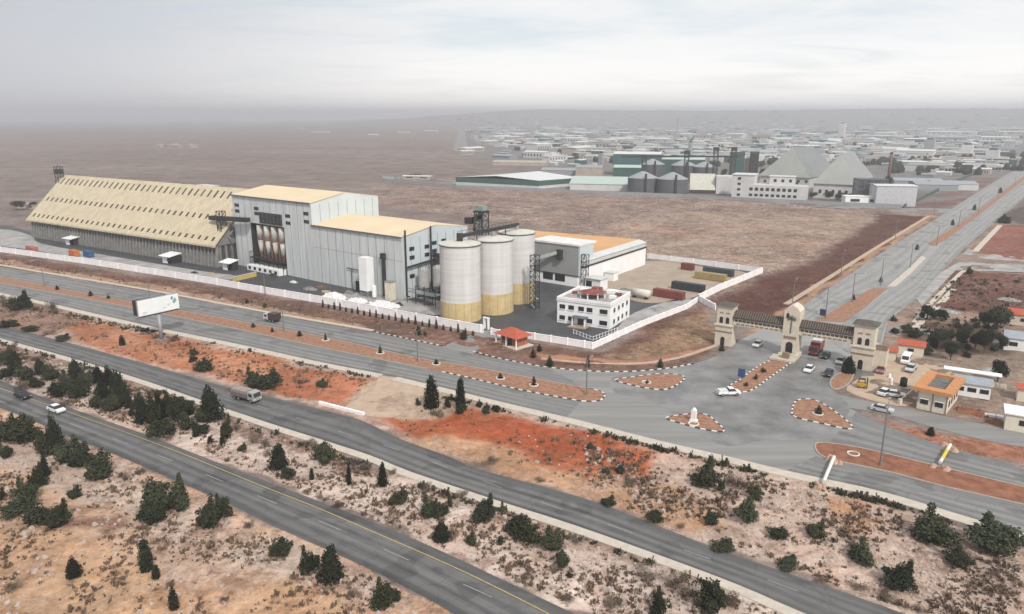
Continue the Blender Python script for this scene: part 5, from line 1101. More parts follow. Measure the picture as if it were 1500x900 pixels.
# ------------------------------------------------------------------ industrial zone beyond the field
teal = mat('teal_cladding', (.05, .12, .13), .6, .15); dgreen = mat('dark_green_sheet', (.05, .105, .09), .6, .15); pgreen = mat('pale_green_roof', (.42, .50, .46), .6, .08); wroof = mat('white_sheet_roof', (.62, .63, .62), .6, .06)
dsilo = mat('dark_grey_silo', (.10, .105, .115), .7, .15, .5); groof = mat('mid_grey_tent_roof', (.27, .275, .27), .7, .10, .1); groof_lit = mat('lit_tent_hip', (.33, .34, .31), .7, .08, .1); sgrey = mat('steel_grey_wall', (.30, .31, .32), .7, .1); crw = mat('dusty_white_wall', (.56, .55, .54), .85, .12, .2); tanw = mat('dusty_tan_wall', (.42, .36, .31), .85, .15, .2)  # tent hip is a paler roof copy: light on the front painted in
A = G(789, 277); uL = G(668, 271) - A; uR = G(850, 272) - A
o = thing('green_warehouse', 'low warehouse with wide white roof and dark green wall band beyond the field', 'warehouse', A, 0); c2 = uL + uR
b = MB(); b.prism([(0, 0), tuple(uR), tuple(c2), tuple(uL)], 0, 2.6); b.build('lower_wall', crw, o)
b = MB(); b.prism([tuple(v) for v in (Vector((0, -.3)), uR * 1.004, c2, uL * 1.004)], 2.6, 7.0); b.build('wall_band', dgreen, o)
b = MB(); m1, m2 = uL * .5, uL * .5 + uR; b.add([(0, 0, 7.03), (*uR, 7.03), (*m2, 11.5), (*m1, 9.5), (*c2, 7.03), (*uL, 7.03)], [(0, 1, 2, 3), (3, 2, 4, 5)]); b.build('roof', wroof, o)
def shed2(px, w, d, h, label, wallm, roofm, an3=None, rise=1.5, name='factory_shed', cat='factory building', bands=True):
    o = simple_house(px, w, d, h, label, wallm, roofm, an3=Man if an3 is None else an3, rise=rise, name=name, cat=cat, win=0, over=.5)
    return o
shed2((888, 280), 62, 38, 5.5, 'low pale green roofed shed between the green warehouse and the dark silos', crw, pgreen, an3=R(-14), rise=5)
for k, (px, r_, h_) in enumerate((((941, 283), 12.2, 12.5), ((984, 285), 12.2, 12.5), ((955, 263), 12, 15), ((1000, 265), 12, 15), ((1030, 266), 11, 14))):
    o = thing('steel_silo', ['front left', 'front right', 'rear left', 'rear middle', 'rear right'][k] + ' dark grey steel silo with cone roof beyond the ploughed field', 'silo', G(*px), 0, 'dark steel silos beyond the field')
    b = MB(); b.cyl(0, 0, 0, h_, r_, n=36, cap=False); b.build('shaft', dsilo, o, True); b = MB(); b.lathe([(r_ + .2, h_), (r_ * .1, h_ + r_ * .42), (0, h_ + r_ * .42)], n=36); b.build('roof', sgrey, o); b = MB(); b.box(-.8, .8, -r_ - 1.4, -r_ - .2, 0, h_ + 4); b.build('ladder_shaft', dark_m, o)
o = thing('silo_gantry', 'dark steel gantry with elevator towers over the dark silos', 'gantry', G(985, 274), 0)
b = MB(); b.beam((-45, 12, 26), (60, 12, 26), 2.0, 1.6); b.build('gallery', dark_m, o)
for x, h_ in ((-24, 27), (14, 31), (40, 34), (56, 34)): b = MB(); b.lattice(x - 1.8, x + 1.8, 10, 13.6, 0, h_, 6, .3); b.box(x - 2.2, x + 2.2, 9.6, 14, h_ - 3, h_); b.build('tower', dark_m, o)
o = thing('sloping_shed', 'shed with steep pale roof between the dark silos and the white works office', 'factory building', G(1025, 284), R(-12)); b = MB(); b.sidey([(0, 3), (16, 15), (16, 0), (14, 0), (14, 2)], -8, 12); b.box(-8, 12, 6, 15, 0, 4); b.build('roof', mat('cream_slope', (.50, .49, .42), .7), o); part('wall', crw, o, (12.5, 27, 2, 18, 0, 14), ); part('door', dark_m, o, (27, 36, 6, 8, 0, 13))
A, an, Ln = frame((1071, 290), (1180, 295))
o = thing('works_office', 'long white three storey works office with rows of dark windows beyond the field', 'office building', A, an)
part('wall', crw, o, (0, Ln, 0, 16, 0, 10.5), (0, 16, .2, 16, 10.5, 17.5)); part('upper_storey', crw, o, (26, Ln - 10, 9, 17, 10.5, 16.5)); part('roof', wroof, o, (-.5, 16.5, -.4, 16.5, 17.5, 18.1), (25.5, Ln - 9.5, 8.5, 17.5, 16.5, 17))
for r_ in range(2):
    for i in range(9): x = 13 + i * (Ln - 18) / 9; part('window', glass_d, o, (x, x + 2.4, -.1, .05, 2.0 + r_ * 4.2, 3.9 + r_ * 4.6))
for i in range(4): part('window', glass_d, o, (4, 6.4, -.1, .25, 1.8 + i * 4.1, 3.5 + i * 4.1))
for i in range(5): x = 29 + i * 5.5; part('window', glass_d, o, (x, x + 2.0, 8.85, 9.05, 12.5, 14.6))
# two great tent roofed stores
def tent(corner, wpx, L_, h, wall_h, an3, label, rm, hm, w):
    o = thing('tent_roof_store', label, 'storage shed', G(*corner), an3); part('wall', crw, o, (0, w, .2, L_, 0, wall_h))
    hip = 14; c = w / 2; r0, r1 = hip, L_ - hip
    b = MB(); b.add([(-1, -1, wall_h), (w + 1, -1, wall_h), (c, r0, h)], [(0, 1, 2)]); b.build('roof_hip', hm, o)
    b = MB(); b.add([(w + 1, -1, wall_h), (w + 1, L_ + 1, wall_h), (c, r1, h), (c, r0, h)], [(0, 1, 2, 3)]); b.add([(-1, -1, wall_h), (c, r0, h), (c, r1, h), (-1, L_ + 1, wall_h)], [(0, 1, 2, 3)]); b.add([(w + 1, L_ + 1, wall_h), (-1, L_ + 1, wall_h), (c, r1, h)], [(0, 1, 2)]); b.build('roof', rm, o)
    for i in range(5): part('opening', glass_d, o, (4 + i * (w - 8) / 5, 6 + i * (w - 8) / 5, .05, .25, wall_h * .35, wall_h * .6))
    return o
tent((1190, 290), 0, 95, 33, 11, R(-31), 'huge grey tent roofed store with triangular front hip beyond the field', groof, groof_lit, 31)
tent((1112, 272), 0, 80, 34, 9, R(-40), 'second huge dark grey tent roofed store behind the white works office', mat('dark_tent_roof', (.21, .215, .22), .7, .1, .1), groof_lit, 44)
o = thing('frame_building', 'unfinished grey concrete frame building beside the tent roofed store', 'factory building', G(1274, 298), R(-10)); b = MB()
for i in range(5):
    for j in range(2): b.box(-10 + i * 5, -9.3 + i * 5, j * 10, j * 10 + .7, 0, 17)
for z in (5, 9, 13, 16.6): b.box(-10, 11, 0, 11, z, z + .5)
b.build('frame', dsilo, o); part('infill', sgrey, o, (-9.5, 10, 3, 10, 0, 16.5))
simple_house((1266, 301), 26, 9, 6, 'small white building in front of the grey frame building', white_p, white_p, an3=R(-8), flat=True, win=2, name='factory_office', cat='building')
shed2((1311, 303), 26, 18, 14, 'boxy grey-white louvred building at the corner by the avenue', mat('louvre_white', (.48, .48, .50), .8, .15, .8), wroof, an3=R(-10), rise=.5)
o = thing('chimney_stack', 'thin dark brick chimney above the industrial zone', 'chimney', G(1300, 275), 0); b = MB(); b.cyl(0, 0, 0, 30, 1.5, 1.0, 12); b.build('shaft', mat('chimney_brick', (.16, .09, .08), .8, .2), o, True); b = MB(); b.cyl(0, 0, 29, 30.5, 1.3, 1.3, 12); b.build('rim', dark_m, o)
for px, w, d, h, lb, wm, rm in (((932, 257), 50, 30, 22, 'teal and green factory tower block with pale roof above the dark silos', teal, wroof), ((985, 256), 66, 26, 16, 'long dark green factory hall right of the teal tower block', dgreen, pgreen), ((918, 268), 26, 20, 14, 'small green factory hall in front of the teal tower block', dgreen, pgreen), ((1078, 262), 14, 12, 24, 'narrow dark green tower left of the dark tent roofed store', dgreen, dark_m), ((1103, 263), 8, 10, 25, 'narrow black tower just left of the dark tent roofed store', dark_m, dark_m), ((1090, 262), 12, 10, 20, 'cream block between the dark green tower and the black tower', tanw, wroof),
        ((1400, 279), 34, 26, 5, 'low hall with hipped grey-blue roof left of the avenue', crw, blue_r), ((1372, 280), 32, 26, 5, 'low hall with dark slate roof left of the grey-blue roofed hall', sgrey, sgrey), ((1345, 272), 40, 16, 4, 'long purple-grey shed behind the slate roofed hall', sgrey, blue_r), ((835, 262), 60, 20, 8, 'grey factory hall behind the green warehouse', sgrey, sgrey), ((862, 264), 26, 14, 12, 'tall grey-brown factory block behind the pale green roof', tanw, sgrey), ((760, 243), 70, 22, 4, 'long low brown wall like shed on the plain behind the green warehouse', tanw, tanw)):
    simple_house(px, w, d, h, lb, wm, rm, an3=R(-14), rise=2, win=0, name='factory_building', cat='factory building', door=False)
def field_wall(pts, label, h=2.4, m_=sgrey):
    wall_run(pts, label, h=h, m=m_, name='field_wall')
field_wall([(848, 283), (1000, 289), (1120, 296), (1320, 305)], 'long grey boundary wall between ploughed field and industrial zone')
field_wall([(560, 266), (668, 275), (848, 283)], 'grey boundary wall in front of the green warehouse')
field_wall([(1324, 305), (1375, 280), (1412, 262), (1430, 255)], 'dark green wall along the industrial zone facing the avenue', m_=dgreen)
# far factories: bodies shared by shape and colour, each its own object
rg = random.Random(11); protos = []
for k, (wm, rm, nm) in enumerate(((crw, wroof, 'white walled low shed with white roof'), (tanw, wroof, 'tan walled low shed with pale roof'), (sgrey, pgreen, 'grey shed with pale green roof'), (tanw, tanw, 'tan flat roofed block'), (sgrey, blue_r, 'grey shed with blue-grey roof'), (crw, crw, 'dusty white flat roofed block'), (teal, wroof, 'teal walled shed with white roof'))):
    for v in range(2):
        w, d, h = (1, .55, .14) if v == 0 else (1, .8, .26)
        b = MB(); b.box(-.5, .5, 0, d, 0, h, 0)
        if k in (3, 5): b.box(-.52, .52, -.02, d + .02, h, h + .02, 1); b.box(-.2, .1, .2, .4, h + .02, h + .09, 0)
        else: b.sidey([(-.02, h), (d / 2, h + .05), (d + .02, h)], -.52, .52, 1)
        for i in range(6): b.box(-.44 + i * .15, -.38 + i * .15, -.006, .001, h * .3, h * .7, 2)
        protos.append((b.mesh('distant_factory', [wm, rm, glass_d]), nm))
cnt = 0; occ = []
rows = [(258, 4), (252, 9), (246, 14), (240, 18), (234, 22), (228, 26), (222, 28), (216, 30), (210, 32), (204, 30), (198, 26), (193, 22), (188, 18)]
for y, n in rows:
    for i in range(n):
        xl = 690 + (0 if y < 230 else (y - 230) * 6); xr_ = 1530
        if y > 250: xl = 1320
        x = xl + rg.uniform(-14, 40) * (i == 0) + (xr_ - xl) * (i + rg.uniform(.1, .9)) / n; yy = y + rg.uniform(-2.5, 2.5)
        if 1430 + (262 - yy) * 1.1 < x < 1500 + (280 - yy) * 1.2: continue
        if yy > 236 and (890 < x < 1300): continue
        g0 = G(x, yy); m_ = mpp(x, yy); w = rg.uniform(16, 52) * m_ * (.6 if y > 235 else 1) ; w = min(max(w, 18), 210)
        k = rg.randrange(len(protos)) if rg.random() < .5 else rg.choice([0, 1, 2, 10, 8])
        me_, nm = protos[k]
        ob = bpy.data.objects.new('distant_factory', me_); COL.objects.link(ob); ob.location = (g0.x, g0.y, 0); w *= rg.uniform(.55, 1.0); sz = min(w, 90)
        ob.scale = (w, min(w, 90) * rg.uniform(.4, 1), min(max(sz * .9, 22), 44)); ob.rotation_euler[2] = Man + rg.choice([0, 0, math.pi / 2]) + rg.uniform(-.04, .04)
        tag(ob, 'distant ' + nm + ' in the hazy industrial district', 'factory building', 'distant ' + nm + 's'); cnt += 1
b = MB(); rg2 = random.Random(5); fm = [wroof, crw, tanw, sgrey, blue_r, pgreen, dgreen]
for i in range(2600):
    yy = 180.5 + 70 * rg2.random() ** 1.5; x = rg2.uniform(640, 1540)
    if x < 690 - max(0, 200 - yy) * 3 + max(0, yy - 212) * 7 + rg2.uniform(-15, 60) or (yy > 238 and x < 1310) or 1420 + (262 - yy) * 1.1 < x < 1505 + (280 - yy) * 1.2: continue
    g0 = G(x, yy); w, d, h = rg2.uniform(8, 45), rg2.uniform(8, 30), rg2.uniform(3.5, 9); ca, sa = math.cos(Man), math.sin(Man)
    q = [(g0.x + u * ca - v * sa, g0.y + u * sa + v * ca) for u, v in ((0, 0), (w, 0), (w, d), (0, d))]
    z0 = gz(g0.x, g0.y); wi = rg2.choice((1, 2, 2, 3, 3, 6)); b.prism(q, z0 - 2, z0 + h, wi); q2 = [(p_[0], p_[1], z0 + h + .05) for p_ in q]; b.add(q2, [(0, 1, 2, 3)], rg2.choice((0, 0, 0, 1, 3, 4, 5, 2)))
bt = MB()
for i in range(420):
    yy = 196 + 62 * rg2.random(); x = rg2.uniform(720, 1540)
    if x < 690 + max(0, yy - 212) * 7 or (yy > 246 and x < 1310): continue
    g0 = G(x, yy); r_ = rg2.uniform(2.2, 4.5)
    for k in range(3): q, p_ = rg2.uniform(-3, 3), rg2.uniform(-3, 3); bt.cyl(g0.x + q * 2, g0.y + p_, 0, r_ * 1.1, r_ * .8, r_, 7); bt.cyl(g0.x + q * 2, g0.y + p_, r_ * 1.1, r_ * 2.1, r_, r_ * .4, 7)
tag(bt.build('far_trees', leaf_o), 'dark trees scattered among the hazy industrial sheds', 'trees', kind='stuff')
tag(b.build('far_rooftops', fm), 'mass of small sheds and rooftops filling the hazy industrial district', 'buildings', kind='stuff')
for i, (x, y, w) in enumerate(((252, 217, 34), (230, 217, 16), (275, 217, 15), (470, 196, 60), (545, 200, 30), (440, 190, 30), (590, 196, 40), (630, 194, 50))):
    ob = bpy.data.objects.new('distant_factory', protos[6][0] if i < 3 else protos[2][0]); COL.objects.link(ob); g0 = G(x, y); ob.location = (g0.x, g0.y, 0); ob.scale = (w * 1.2, 40, 34); ob.rotation_euler[2] = -.3
    tag(ob, ('lone hazy farm building on the left plain, middle of three', 'lone hazy farm building on the left plain, leftmost of three', 'lone hazy farm building on the left plain, rightmost of three')[i] if i < 3 else 'distant hazy white building on the left horizon plain', 'building', None if i < 3 else 'distant buildings on the left plain')
for i, (x, y, h) in enumerate(((992, 196, 55), (1232, 205, 44), (1010, 236, 26), (1415, 232, 20), (1452, 240, 18), (880, 250, 20), (1360, 226, 24))):
    o = thing('distant_tower', ('slim hazy mast', 'hazy square tower', 'slim dark stack', 'pale block tower', 'white block tower', 'slim black stack', 'faint grey tower')[i] + ' rising from the industrial district ' + ('below the horizon', 'at the middle right', 'above the dark silos', 'left of the avenue end', 'nearest the avenue end', 'left of the teal tower block', 'behind the hipped halls')[i], 'tower', G(x, y), Man)
    r_ = 2.4 if i in (0, 2, 5) else 7.5; b = MB(); b.prism([(-r_, -r_), (r_, -r_), (r_, r_), (-r_, r_)], 0, h); b.build('body', sgrey if i in (0, 2, 5, 6) else crw, o); part('roof', dark_m, o, (-r_ * .6, r_ * .6, -r_ * .6, r_ * .6, h, h + 2))
# low shed and ruins on the plain left of the shed, and behind the mill
simple_house((38, 306), 16, 8, 2.6, 'low tumbledown building on the plain left of the long shed', tanw, tanw, flat=True, win=2, an3=R(-20))
simple_house((300, 281), 22, 7, 5, 'pale rooftop plant building visible just behind the long shed ridge', crw, crw, flat=True, win=3, an3=Man)
simple_house((610, 263), 30, 8, 3, 'low pale hut on the plain above the mill roof', tanw, wroof, win=2, an3=R(-14))

# ------------------------------------------------------------------ trees and shrubs
def crown(seed, kind, n):
    r = random.Random(seed); b = MB(); lobes = []
    if kind == 'bush':
        for i in range(9): a_ = r.uniform(0, 6.28); q = r.uniform(.0, .36); lobes.append((q * math.cos(a_), q * math.sin(a_), r.uniform(.18, .62) * (1.15 - q), r.uniform(.11, .27)))
        lobes.append((0, 0, .30, .32)); tx, ty = r.uniform(-.22, .22), r.uniform(-.2, .2)
        for z in (.66, .76, .86, .94): lobes.append((tx, ty, z, .17 * (1.18 - z) + .03))
        for i in range(4): a_ = r.uniform(0, 6.28); lobes.append((.42 * math.cos(a_), .42 * math.sin(a_), r.uniform(.15, .5), .085))
    elif kind == 'cone':
        for i in range(12): z = .12 + .82 * i / 12; lobes.append((r.uniform(-.05, .05), r.uniform(-.05, .05), z, (.44 * (1 - z) + .06) * r.uniform(.8, 1.15)))
    elif kind == 'cypress':
        for i in range(12): z = .08 + .86 * i / 12; lobes.append((r.uniform(-.04, .04), r.uniform(-.04, .04), z, (.34 * math.sin(min(1, (1 - z) * 1.25 + .05) * 1.5) + .05)))
    elif kind == 'round':
        for i in range(10): a_ = r.uniform(0, 6.28); q = r.uniform(.05, .28); lobes.append((q * math.cos(a_), q * math.sin(a_), r.uniform(.45, .85), r.uniform(.15, .26)))
        lobes.append((0, 0, .62, .32))
    else:   # dry
        for i in range(8): a_ = r.uniform(0, 6.28); q = r.uniform(.1, .36); lobes.append((q * math.cos(a_), q * math.sin(a_), r.uniform(.15, .6), r.uniform(.12, .24)))
    wts = [l[3] ** 2 for l in lobes]
    for i in range(n):
        lx_, ly_, lz, lr = r.choices(lobes, wts)[0]
        d_ = Vector((r.gauss(0, 1), r.gauss(0, 1), r.gauss(0, 1))).normalized(); rad = lr * (r.random() ** .30) * r.uniform(.9, 1.12)
        c = Vector((lx_, ly_, lz)) + d_ * rad
        if c.z < .02: c.z = r.uniform(.02, .08)
        s_ = r.uniform(.022, .052) * (1.0 if kind != 'dry' else .9); up = (d_ + Vector((r.gauss(0, .5), r.gauss(0, .5), r.gauss(.3, .5)))).normalized()
        a1_ = up.cross(Vector((r.gauss(0, 1), r.gauss(0, 1), r.gauss(0, 1)))).normalized(); a2_ = up.cross(a1_); k = .28 if kind == 'dry' else .75
        tip = up * s_ * (.6 if kind in ('bush', 'round') else 1.1)
        b.add([c - a1_ * s_, c - a2_ * s_ * k, c + a1_ * s_ + tip, c + a2_ * s_ * k], [(0, 1, 2, 3)])
    m_ = {'bush': leaf_a, 'cone': leaf_b, 'cypress': leaf_b, 'round': leaf_o, 'dry': leaf_c}[kind]
    return b.mesh('crown', m_)
def trunk_mesh(kind):
    b = MB(); b.tube((0, 0, -.06), (0.01, 0, .5), .035 if kind != 'cypress' else .05, 6, r2=.015)
    for a_ in (0.4, 2.3, 4.4): b.tube((0, 0, .12), (.2 * math.cos(a_), .2 * math.sin(a_), .45), .018, 4, r2=.006)
    return b.mesh('trunk', bark_m)
for lm in (leaf_a, leaf_b, leaf_c, leaf_o):
    t = lm.node_tree; b = t.nodes['Principled BSDF']; src = b.inputs['Base Color'].links[0].from_socket
    oi = t.nodes.new('ShaderNodeObjectInfo'); hs = t.nodes.new('ShaderNodeHueSaturation'); t.links.new(src, hs.inputs['Color'])
    r1 = t.nodes.new('ShaderNodeMapRange'); r1.inputs[3].default_value = .47; r1.inputs[4].default_value = .525; t.links.new(oi.outputs['Random'], r1.inputs[0]); t.links.new(r1.outputs[0], hs.inputs['Hue'])
    m1 = t.nodes.new('ShaderNodeMath'); m1.operation = 'FRACT'; m0 = t.nodes.new('ShaderNodeMath'); m0.operation = 'MULTIPLY'; m0.inputs[1].default_value = 7.3; t.links.new(oi.outputs['Random'], m0.inputs[0]); t.links.new(m0.outputs[0], m1.inputs[0])
    r2 = t.nodes.new('ShaderNodeMapRange'); r2.inputs[3].default_value = .55; r2.inputs[4].default_value = 1.25; t.links.new(m1.outputs[0], r2.inputs[0]); t.links.new(r2.outputs[0], hs.inputs['Value']); hs.inputs['Saturation'].default_value = .88
    t.links.new(hs.outputs[0], b.inputs['Base Color'])
CR = {k: [crown(100 + i * 7 + j, k, n) for j in range(v)] for i, (k, n, v) in enumerate((('bush', 2200, 7), ('cone', 2200, 3), ('cypress', 1600, 3), ('round', 2000, 3), ('dry', 900, 4)))}
CS = {k: [crown(500 + i * 7 + j, k, 1000) for j in range(2)] for i, k in enumerate(('bush', 'cone', 'cypress', 'round', 'dry'))}
TR = {k: trunk_mesh(k) for k in CR}
NAME = {'bush': ('pine_shrub', 'shrub'), 'cone': ('conifer_tree', 'tree'), 'cypress': ('cypress_tree', 'tree'), 'round': ('round_tree', 'tree'), 'dry': ('dry_bush', 'bush')}
def plant(x, y, hpx, wpx, kind, label, group, lean=0.0, small=False, z=None):
    g0 = G(x, y); m_ = mpp(x, y); hm = max(hpx * m_ * 1.02, .5); wm = max(wpx * m_ * 1.0, .4)
    nm, cat = NAME[kind]; zz = gz(g0.x, g0.y) if z is None else z
    o = thing(nm, label, cat, (g0.x, g0.y, zz), rnd.uniform(0, 6.28), group); ex = {'bush': 1.08, 'cone': 1.1, 'cypress': 1.35, 'round': 1.2, 'dry': 1.1}[kind]
    o.scale = (wm * ex, wm * ex, hm); o.rotation_euler = (0, 0, o.rotation_euler[2])
    if lean: o.rotation_euler = (0, lean, 0)
    me_ = rnd.choice((CS if small else CR)[kind]); c = bpy.data.objects.new('crown', me_); COL.objects.link(c); c.parent = o
    if not small: t_ = bpy.data.objects.new('trunk', TR[kind]); COL.objects.link(t_); t_.parent = o
    return o
ORD = ['first', 'second', 'third', 'fourth', 'fifth', 'sixth', 'seventh', 'eighth', 'ninth', 'tenth', 'eleventh', 'twelfth', 'thirteenth', 'fourteenth', 'fifteenth', 'sixteenth', 'seventeenth', 'eighteenth', 'nineteenth', 'twentieth'] 
ORD += ['21st 22nd 23rd 24th 25th 26th 27th 28th 29th'.split()[i] for i in range(9)] + [f'{i}{ {1: "st", 2: "nd", 3: "rd"}.get(i % 10, "th") }' for i in range(30, 60)]
def bed(lst, where, group):
    by = {}
    for it in lst: by.setdefault(it[4], []).append(it)
    for kind, its in by.items():
        its.sort(key=lambda q: q[0]); word = {'bush': 'dark green pine shrub', 'cone': 'dark pointed conifer', 'cypress': 'slim dark cypress', 'round': 'round leafy tree', 'dry': 'low dry brown bush'}[kind]
        hs = sorted(q[2] for q in its)
        for i, q in enumerate(its):
            size = 'large ' if q[2] > hs[int(len(hs) * .75)] else ('small ' if q[2] < hs[int(len(hs) * .25)] else '')
            plant(q[0], q[1], q[2], q[3], kind, (f'{size}{word}, {ORD[i]} from the left {where}' if len(its) > 1 else f'single {word} {where}'), group)
SLOPE = [(12, 645, 42, 40, 'bush'), (38, 648, 45, 45, 'bush'), (83, 660, 58, 26, 'cone'), (66, 662, 36, 40, 'bush'), (100, 676, 40, 46, 'bush'), (120, 682, 34, 38, 'bush'), (151, 697, 42, 44, 'bush'), (10, 672, 26, 22, 'bush'), (68, 699, 36, 11, 'cypress'), (57, 714, 38, 24, 'bush'), (42, 734, 40, 36, 'bush'), (22, 752, 30, 38, 'bush'), (52, 764, 36, 46, 'bush'), (86, 768, 40, 42, 'bush'), (109, 729, 20, 22, 'bush'), (236, 750, 62, 52, 'bush'), (264, 744, 50, 42, 'bush'), (223, 769, 36, 36, 'bush'), (307, 772, 46, 46, 'bush'), (326, 756, 40, 28, 'bush'), (108, 842, 32, 22, 'cone'), (216, 838, 54, 19, 'cypress'), (229, 847, 22, 12, 'cypress'), (255, 889, 36, 14, 'cypress'), (413, 814, 32, 38, 'bush'), (453, 838, 42, 32, 'bush'), (486, 848, 56, 38, 'cone'), (565, 886, 44, 40, 'bush'), (518, 876, 20, 26, 'dry'), (183, 706, 22, 16, 'dry'), (2, 733, 20, 14, 'bush'), (365, 772, 14, 20, 'dry'), (205, 693, 12, 20, 'dry'), (20, 862, 14, 30, 'dry'), (330, 880, 10, 20, 'dry')]
MEDI = [(10, 536, 30, 28, 'bush'), (10, 552, 16, 28, 'bush'), (37, 556, 30, 30, 'bush'), (51, 567, 16, 24, 'bush'), (73, 557, 24, 30, 'bush'), (86, 580, 26, 32, 'bush'), (112, 583, 32, 36, 'bush'), (112, 557, 34, 20, 'cone'), (144, 560, 26, 18, 'cone'), (160, 564, 30, 18, 'cone'), (173, 580, 42, 28, 'cone'), (185, 598, 40, 20, 'bush'), (140, 596, 22, 24, 'bush'), (158, 602, 20, 28, 'bush'), (225, 624, 54, 24, 'bush'), (241, 634, 24, 50, 'bush'), (262, 616, 40, 30, 'bush'), (278, 608, 22, 12, 'cypress'), (310, 613, 50, 38, 'cone'), (298, 616, 22, 28, 'bush'), (296, 633, 15, 26, 'bush'), (287, 639, 14, 10, 'cypress'), (332, 643, 38, 22, 'bush'), (326, 652, 15, 8, 'cypress'), (308, 649, 11, 8, 'cypress'), (193, 609, 11, 8, 'cypress'), (203, 612, 10, 7, 'cypress'), (22, 513, 18, 18, 'dry'), (56, 528, 12, 20, 'dry'), (409, 685, 38, 30, 'cone'), (421, 698, 16, 28, 'bush'), (457, 702, 18, 7, 'cypress'), (476, 677, 34, 32, 'bush'), (512, 712, 35, 7, 'cypress'), (561, 712, 38, 16, 'cone'), (585, 738, 28, 30, 'bush'), (630, 757, 34, 30, 'bush'), (645, 758, 28, 26, 'bush'), (647, 790, 32, 26, 'cone'), (709, 764, 46, 40, 'bush'), (659, 741, 18, 11, 'bush'), (689, 795, 17, 20, 'bush'), (733, 794, 12, 14, 'bush'), (764, 787, 42, 52, 'bush'), (813, 804, 38, 40, 'bush'), (824, 829, 26, 28, 'bush'), (520, 682, 14, 16, 'dry'), (537, 688, 18, 24, 'dry'), (577, 694, 12, 18, 'dry'), (628, 719, 16, 24, 'dry'), (677, 728, 13, 24, 'dry'), (453, 651, 10, 26, 'dry'), (474, 733, 9, 22, 'dry'), (497, 741, 9, 20, 'dry'), (451, 722, 8, 18, 'dry'), (845, 795, 18, 20, 'dry'), (765, 848, 12, 26, 'dry'), (834, 846, 11, 11, 'bush'), (990, 863, 38, 44, 'dry'), (946, 845, 18, 46, 'dry'), (966, 899, 42, 30, 'bush'), (1040, 893, 58, 52, 'bush'), (1072, 888, 36, 34, 'dry'), (900, 889, 20, 38, 'dry'), (834, 879, 16, 26, 'dry'), (370, 650, 16, 24, 'dry'), (395, 668, 12, 20, 'dry')]
NORT = [(10, 449, 24, 24, 'dry'), (33, 451, 27, 32, 'bush'), (77, 459, 28, 18, 'dry'), (13, 478, 11, 28, 'bush'), (45, 485, 9, 22, 'bush'), (70, 491, 9, 20, 'dry'), (92, 498, 9, 26, 'bush'), (179, 505, 15, 9, 'cypress'), (283, 529, 9, 14, 'bush'), (301, 542, 22, 28, 'bush'), (283, 520, 12, 14, 'bush'), (372, 566, 32, 26, 'bush'), (390, 569, 30, 46, 'bush'), (228, 495, 8, 20, 'dry'), (253, 498, 9, 24, 'dry'), (632, 598, 48, 22, 'cypress'), (675, 601, 50, 15, 'cypress'), (612, 595, 12, 10, 'bush'), (655, 597, 17, 12, 'bush'), (640, 609, 14, 24, 'dry'), (675, 606, 18, 16, 'bush'), (713, 606, 18, 12, 'bush'), (703, 597, 12, 10, 'bush'), (727, 603, 10, 14, 'bush'), (795, 617, 9, 16, 'dry'), (864, 657, 9, 13, 'bush'), (909, 695, 21, 14, 'bush'), (888, 697, 13, 11, 'bush'), (921, 707, 9, 30, 'dry'), (717, 676, 11, 32, 'dry'), (1036, 713, 44, 44, 'bush'), (891, 740, 16, 24, 'bush'), (960, 764, 19, 26, 'bush'), (1044, 768, 25, 26, 'bush'), (1060, 802, 18, 36, 'bush'), (1095, 766, 40, 34, 'bush'), (1106, 732, 22, 24, 'bush'), (1137, 788, 22, 32, 'bush'), (1194, 788, 30, 32, 'bush'), (1257, 822, 34, 40, 'bush'), (1317, 857, 46, 48, 'bush'), (1155, 830, 18, 36, 'bush'), (1362, 791, 54, 62, 'bush'), (1402, 827, 26, 44, 'bush'), (1461, 809, 56, 78, 'bush'), (1056, 720, 22, 14, 'bush'), (1080, 713, 26, 40, 'dry'), (1260, 860, 14, 30, 'dry'), (1296, 878, 14, 30, 'dry'), (999, 773, 10, 18, 'dry'), (438, 560, 9, 24, 'dry'), (470, 566, 10, 22, 'bush'), (790, 705, 8, 20, 'dry'), (1200, 850, 10, 24, 'dry'), (1345, 895, 12, 24, 'dry'), (1460, 845, 10, 22, 'dry')]
bed(SLOPE, 'on the foreground slope below the highway', 'shrubs on the foreground slope')
MEDI += [(25, 540, 26, 22, 'bush'), (60, 548, 22, 20, 'cone'), (98, 572, 30, 26, 'bush'), (126, 570, 28, 22, 'bush'), (150, 584, 30, 26, 'cone'), (205, 600, 26, 24, 'bush'), (212, 618, 36, 26, 'cone'), (250, 604, 34, 26, 'bush'), (234, 612, 40, 24, 'cone'), (272, 628, 26, 30, 'bush'), (170, 600, 26, 26, 'bush'), (30, 572, 18, 26, 'dry'), (95, 596, 14, 22, 'dry'), (345, 630, 14, 20, 'dry'), (355, 660, 14, 16, 'bush'), (388, 655, 16, 22, 'dry')]
bed(MEDI, 'between the highway carriageways', 'shrubs between the highway carriageways')
bed(NORT, 'between highway and service road', 'shrubs between highway and service road')
